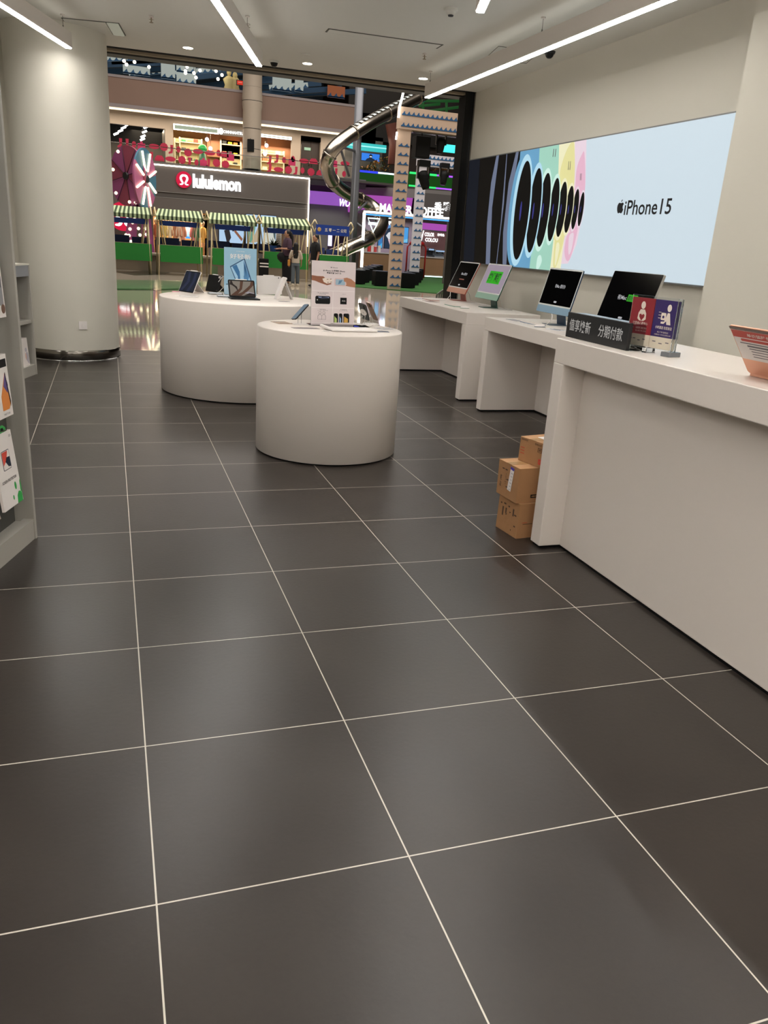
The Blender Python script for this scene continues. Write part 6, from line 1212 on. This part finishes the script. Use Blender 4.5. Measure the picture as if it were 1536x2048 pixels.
def cl_girl(t, s):
    Wt = mat('cream_blouse', 'c4b6a6', .85); J = mat('grey_jeans', '59626a', .9); Hh = mat('black_hair', '120f10', .6); OR = mat('orange_bag', 'c98a3a', .7); S_ = mat('white_shoes', 'c9bda8', .8)
    m = MB(); loft(m, [(0, 0, .93, .17, .13), (0, 0, 1.1, .165, .13), (0, 0, 1.3, .17, .12), (0, 0, 1.4, .14, .1), (0, 0, 1.46, .06, .06)], Wt, s)
    for q in (-1, 1): m.tube(sc([(q*.13, 0, 1.4), (q*.2, 0, 1.25), (q*.23, -.03, 1.08)], s), [.065*s, .065*s, .06*s], Wt, 12, sub=3)
    m.build('blouse', t)
    m = MB(); loft(m, [(0, 0, .82, .16, .13), (0, 0, 1.0, .15, .12)], J, s)
    for q, yy in ((-1, -.1), (1, .1)): m.tube(sc([(q*.08, 0, .9), (q*.09, yy*.6, .5), (q*.09, yy, .12)], s), [.095*s, .08*s, .075*s], J, 12, sub=3)
    m.build('jeans', t)
    m = MB(); m.ball((0, .02*s, 1.6*s), (.1*s, .11*s, .13*s), Hh, 18, 12); loft(m, [(0, .07, 1.62, .09, .06), (0, .09, 1.45, .11, .06), (0, .1, 1.25, .11, .05), (0, .1, 1.1, .08, .03)], Hh, s); m.build('hair', t)
    m = MB(); m.box((.27*s, .02*s, .92*s), (.1*s, .2*s, .24*s), OR, bev=.03*s); m.build('orange_bag', t); m = MB(); m.tube(sc([(-.1, .12, 1.42), (.1, .15, 1.2), (.24, .06, 1.03)], s), .012*s, BR, 6); m.build('bag_strap', t)
    m = MB()
    for q, yy in ((-1, -.1), (1, .1)): m.ball(sc([(q*.09, yy-.06, .07)], s)[0], (.075*s, .17*s, .085*s), S_, 14, 8); m.bx((q*.09-.07)*s, (q*.09+.07)*s, (yy-.22)*s, (yy+.1)*s, 0, .04*s, S_, bev=.01)
    m.build('shoes', t)
def cl_man(t, s):
    T_ = mat('black_tshirt', '101012', .9); J = mat('dark_trousers', '2c2522', .9); Hh = mat('black_hair', '120f10', .6)
    m = MB(); loft(m, [(0, 0, .88, .2, .14), (0, 0, 1.05, .19, .14), (0, 0, 1.28, .21, .14), (0, 0, 1.38, .19, .11), (0, 0, 1.44, .1, .07), (0, 0, 1.47, .06, .055)], T_, s)
    for q in (-1, 1): m.tube(sc([(q*.14, 0, 1.4), (q*.21, 0, 1.28), (q*.235, -.0, 1.16)], s), [.07*s, .075*s, .075*s], T_, 12, sub=3)
    m.build('tshirt', t)
    m = MB(); loft(m, [(0, 0, .8, .18, .13), (0, 0, .95, .175, .13)], J, s)
    for q in (-1, 1): m.tube(sc([(q*.09, 0, .88), (q*.1, -.01, .5), (q*.1, 0, .09)], s), [.1*s, .08*s, .065*s], J, 12, sub=3)
    m.build('trousers', t)
    m = MB(); m.ball((0, .022*s, 1.625*s), (.085*s, .1*s, .1*s), Hh, 18, 12); m.build('hair', t)
    m = MB(); [m.ball(sc([(q*.1, -.05, .045)], s)[0], (.045*s, .13*s, .045*s), DARK, 10, 6) for q in (-1, 1)]; m.build('shoes', t)
def feet(px, py, toppy):
    p = onz(px, py); return p, ony(px, toppy, p.y).z
straight = (((-.1, 0, .5), (-.1, .01, .1)), ((.1, 0, .5), (.1, .01, .1)))
p, h = feet(573, 568, 460); person('woman in a dark mauve blouse and long black skirt walking past the stalls', (p.x, p.y, 0), math.radians(-80), h, (((-.24, -.02, 1.12), (-.2, -.24, 1.1)), ((.24, -.02, 1.12), (.2, -.22, 1.12))), straight, cl_woman)
p, h = feet(590, 573, 486); person('long haired child in a cream top and jeans with an orange bag', (p.x, p.y, 0), math.radians(165), h, (((-.23, -.03, 1.1), (-.22, -.14, .88)), ((.23, -.0, 1.1), (.25, -.08, .88))), (((-.09, -.06, .5), (-.09, -.1, .1)), ((.09, .06, .5), (.09, .1, .1))), cl_girl)
p, h = feet(628, 574, 469); person('man in a black t-shirt standing behind the white poster', (p.x, p.y, 0), math.radians(-75), h, (((-.25, 0, 1.12), (-.24, -.08, .88)), ((.25, 0, 1.12), (.25, -.06, .88))), straight, cl_man)

# a fixed check: nothing selected, view layer fresh
bpy.context.view_layer.update()
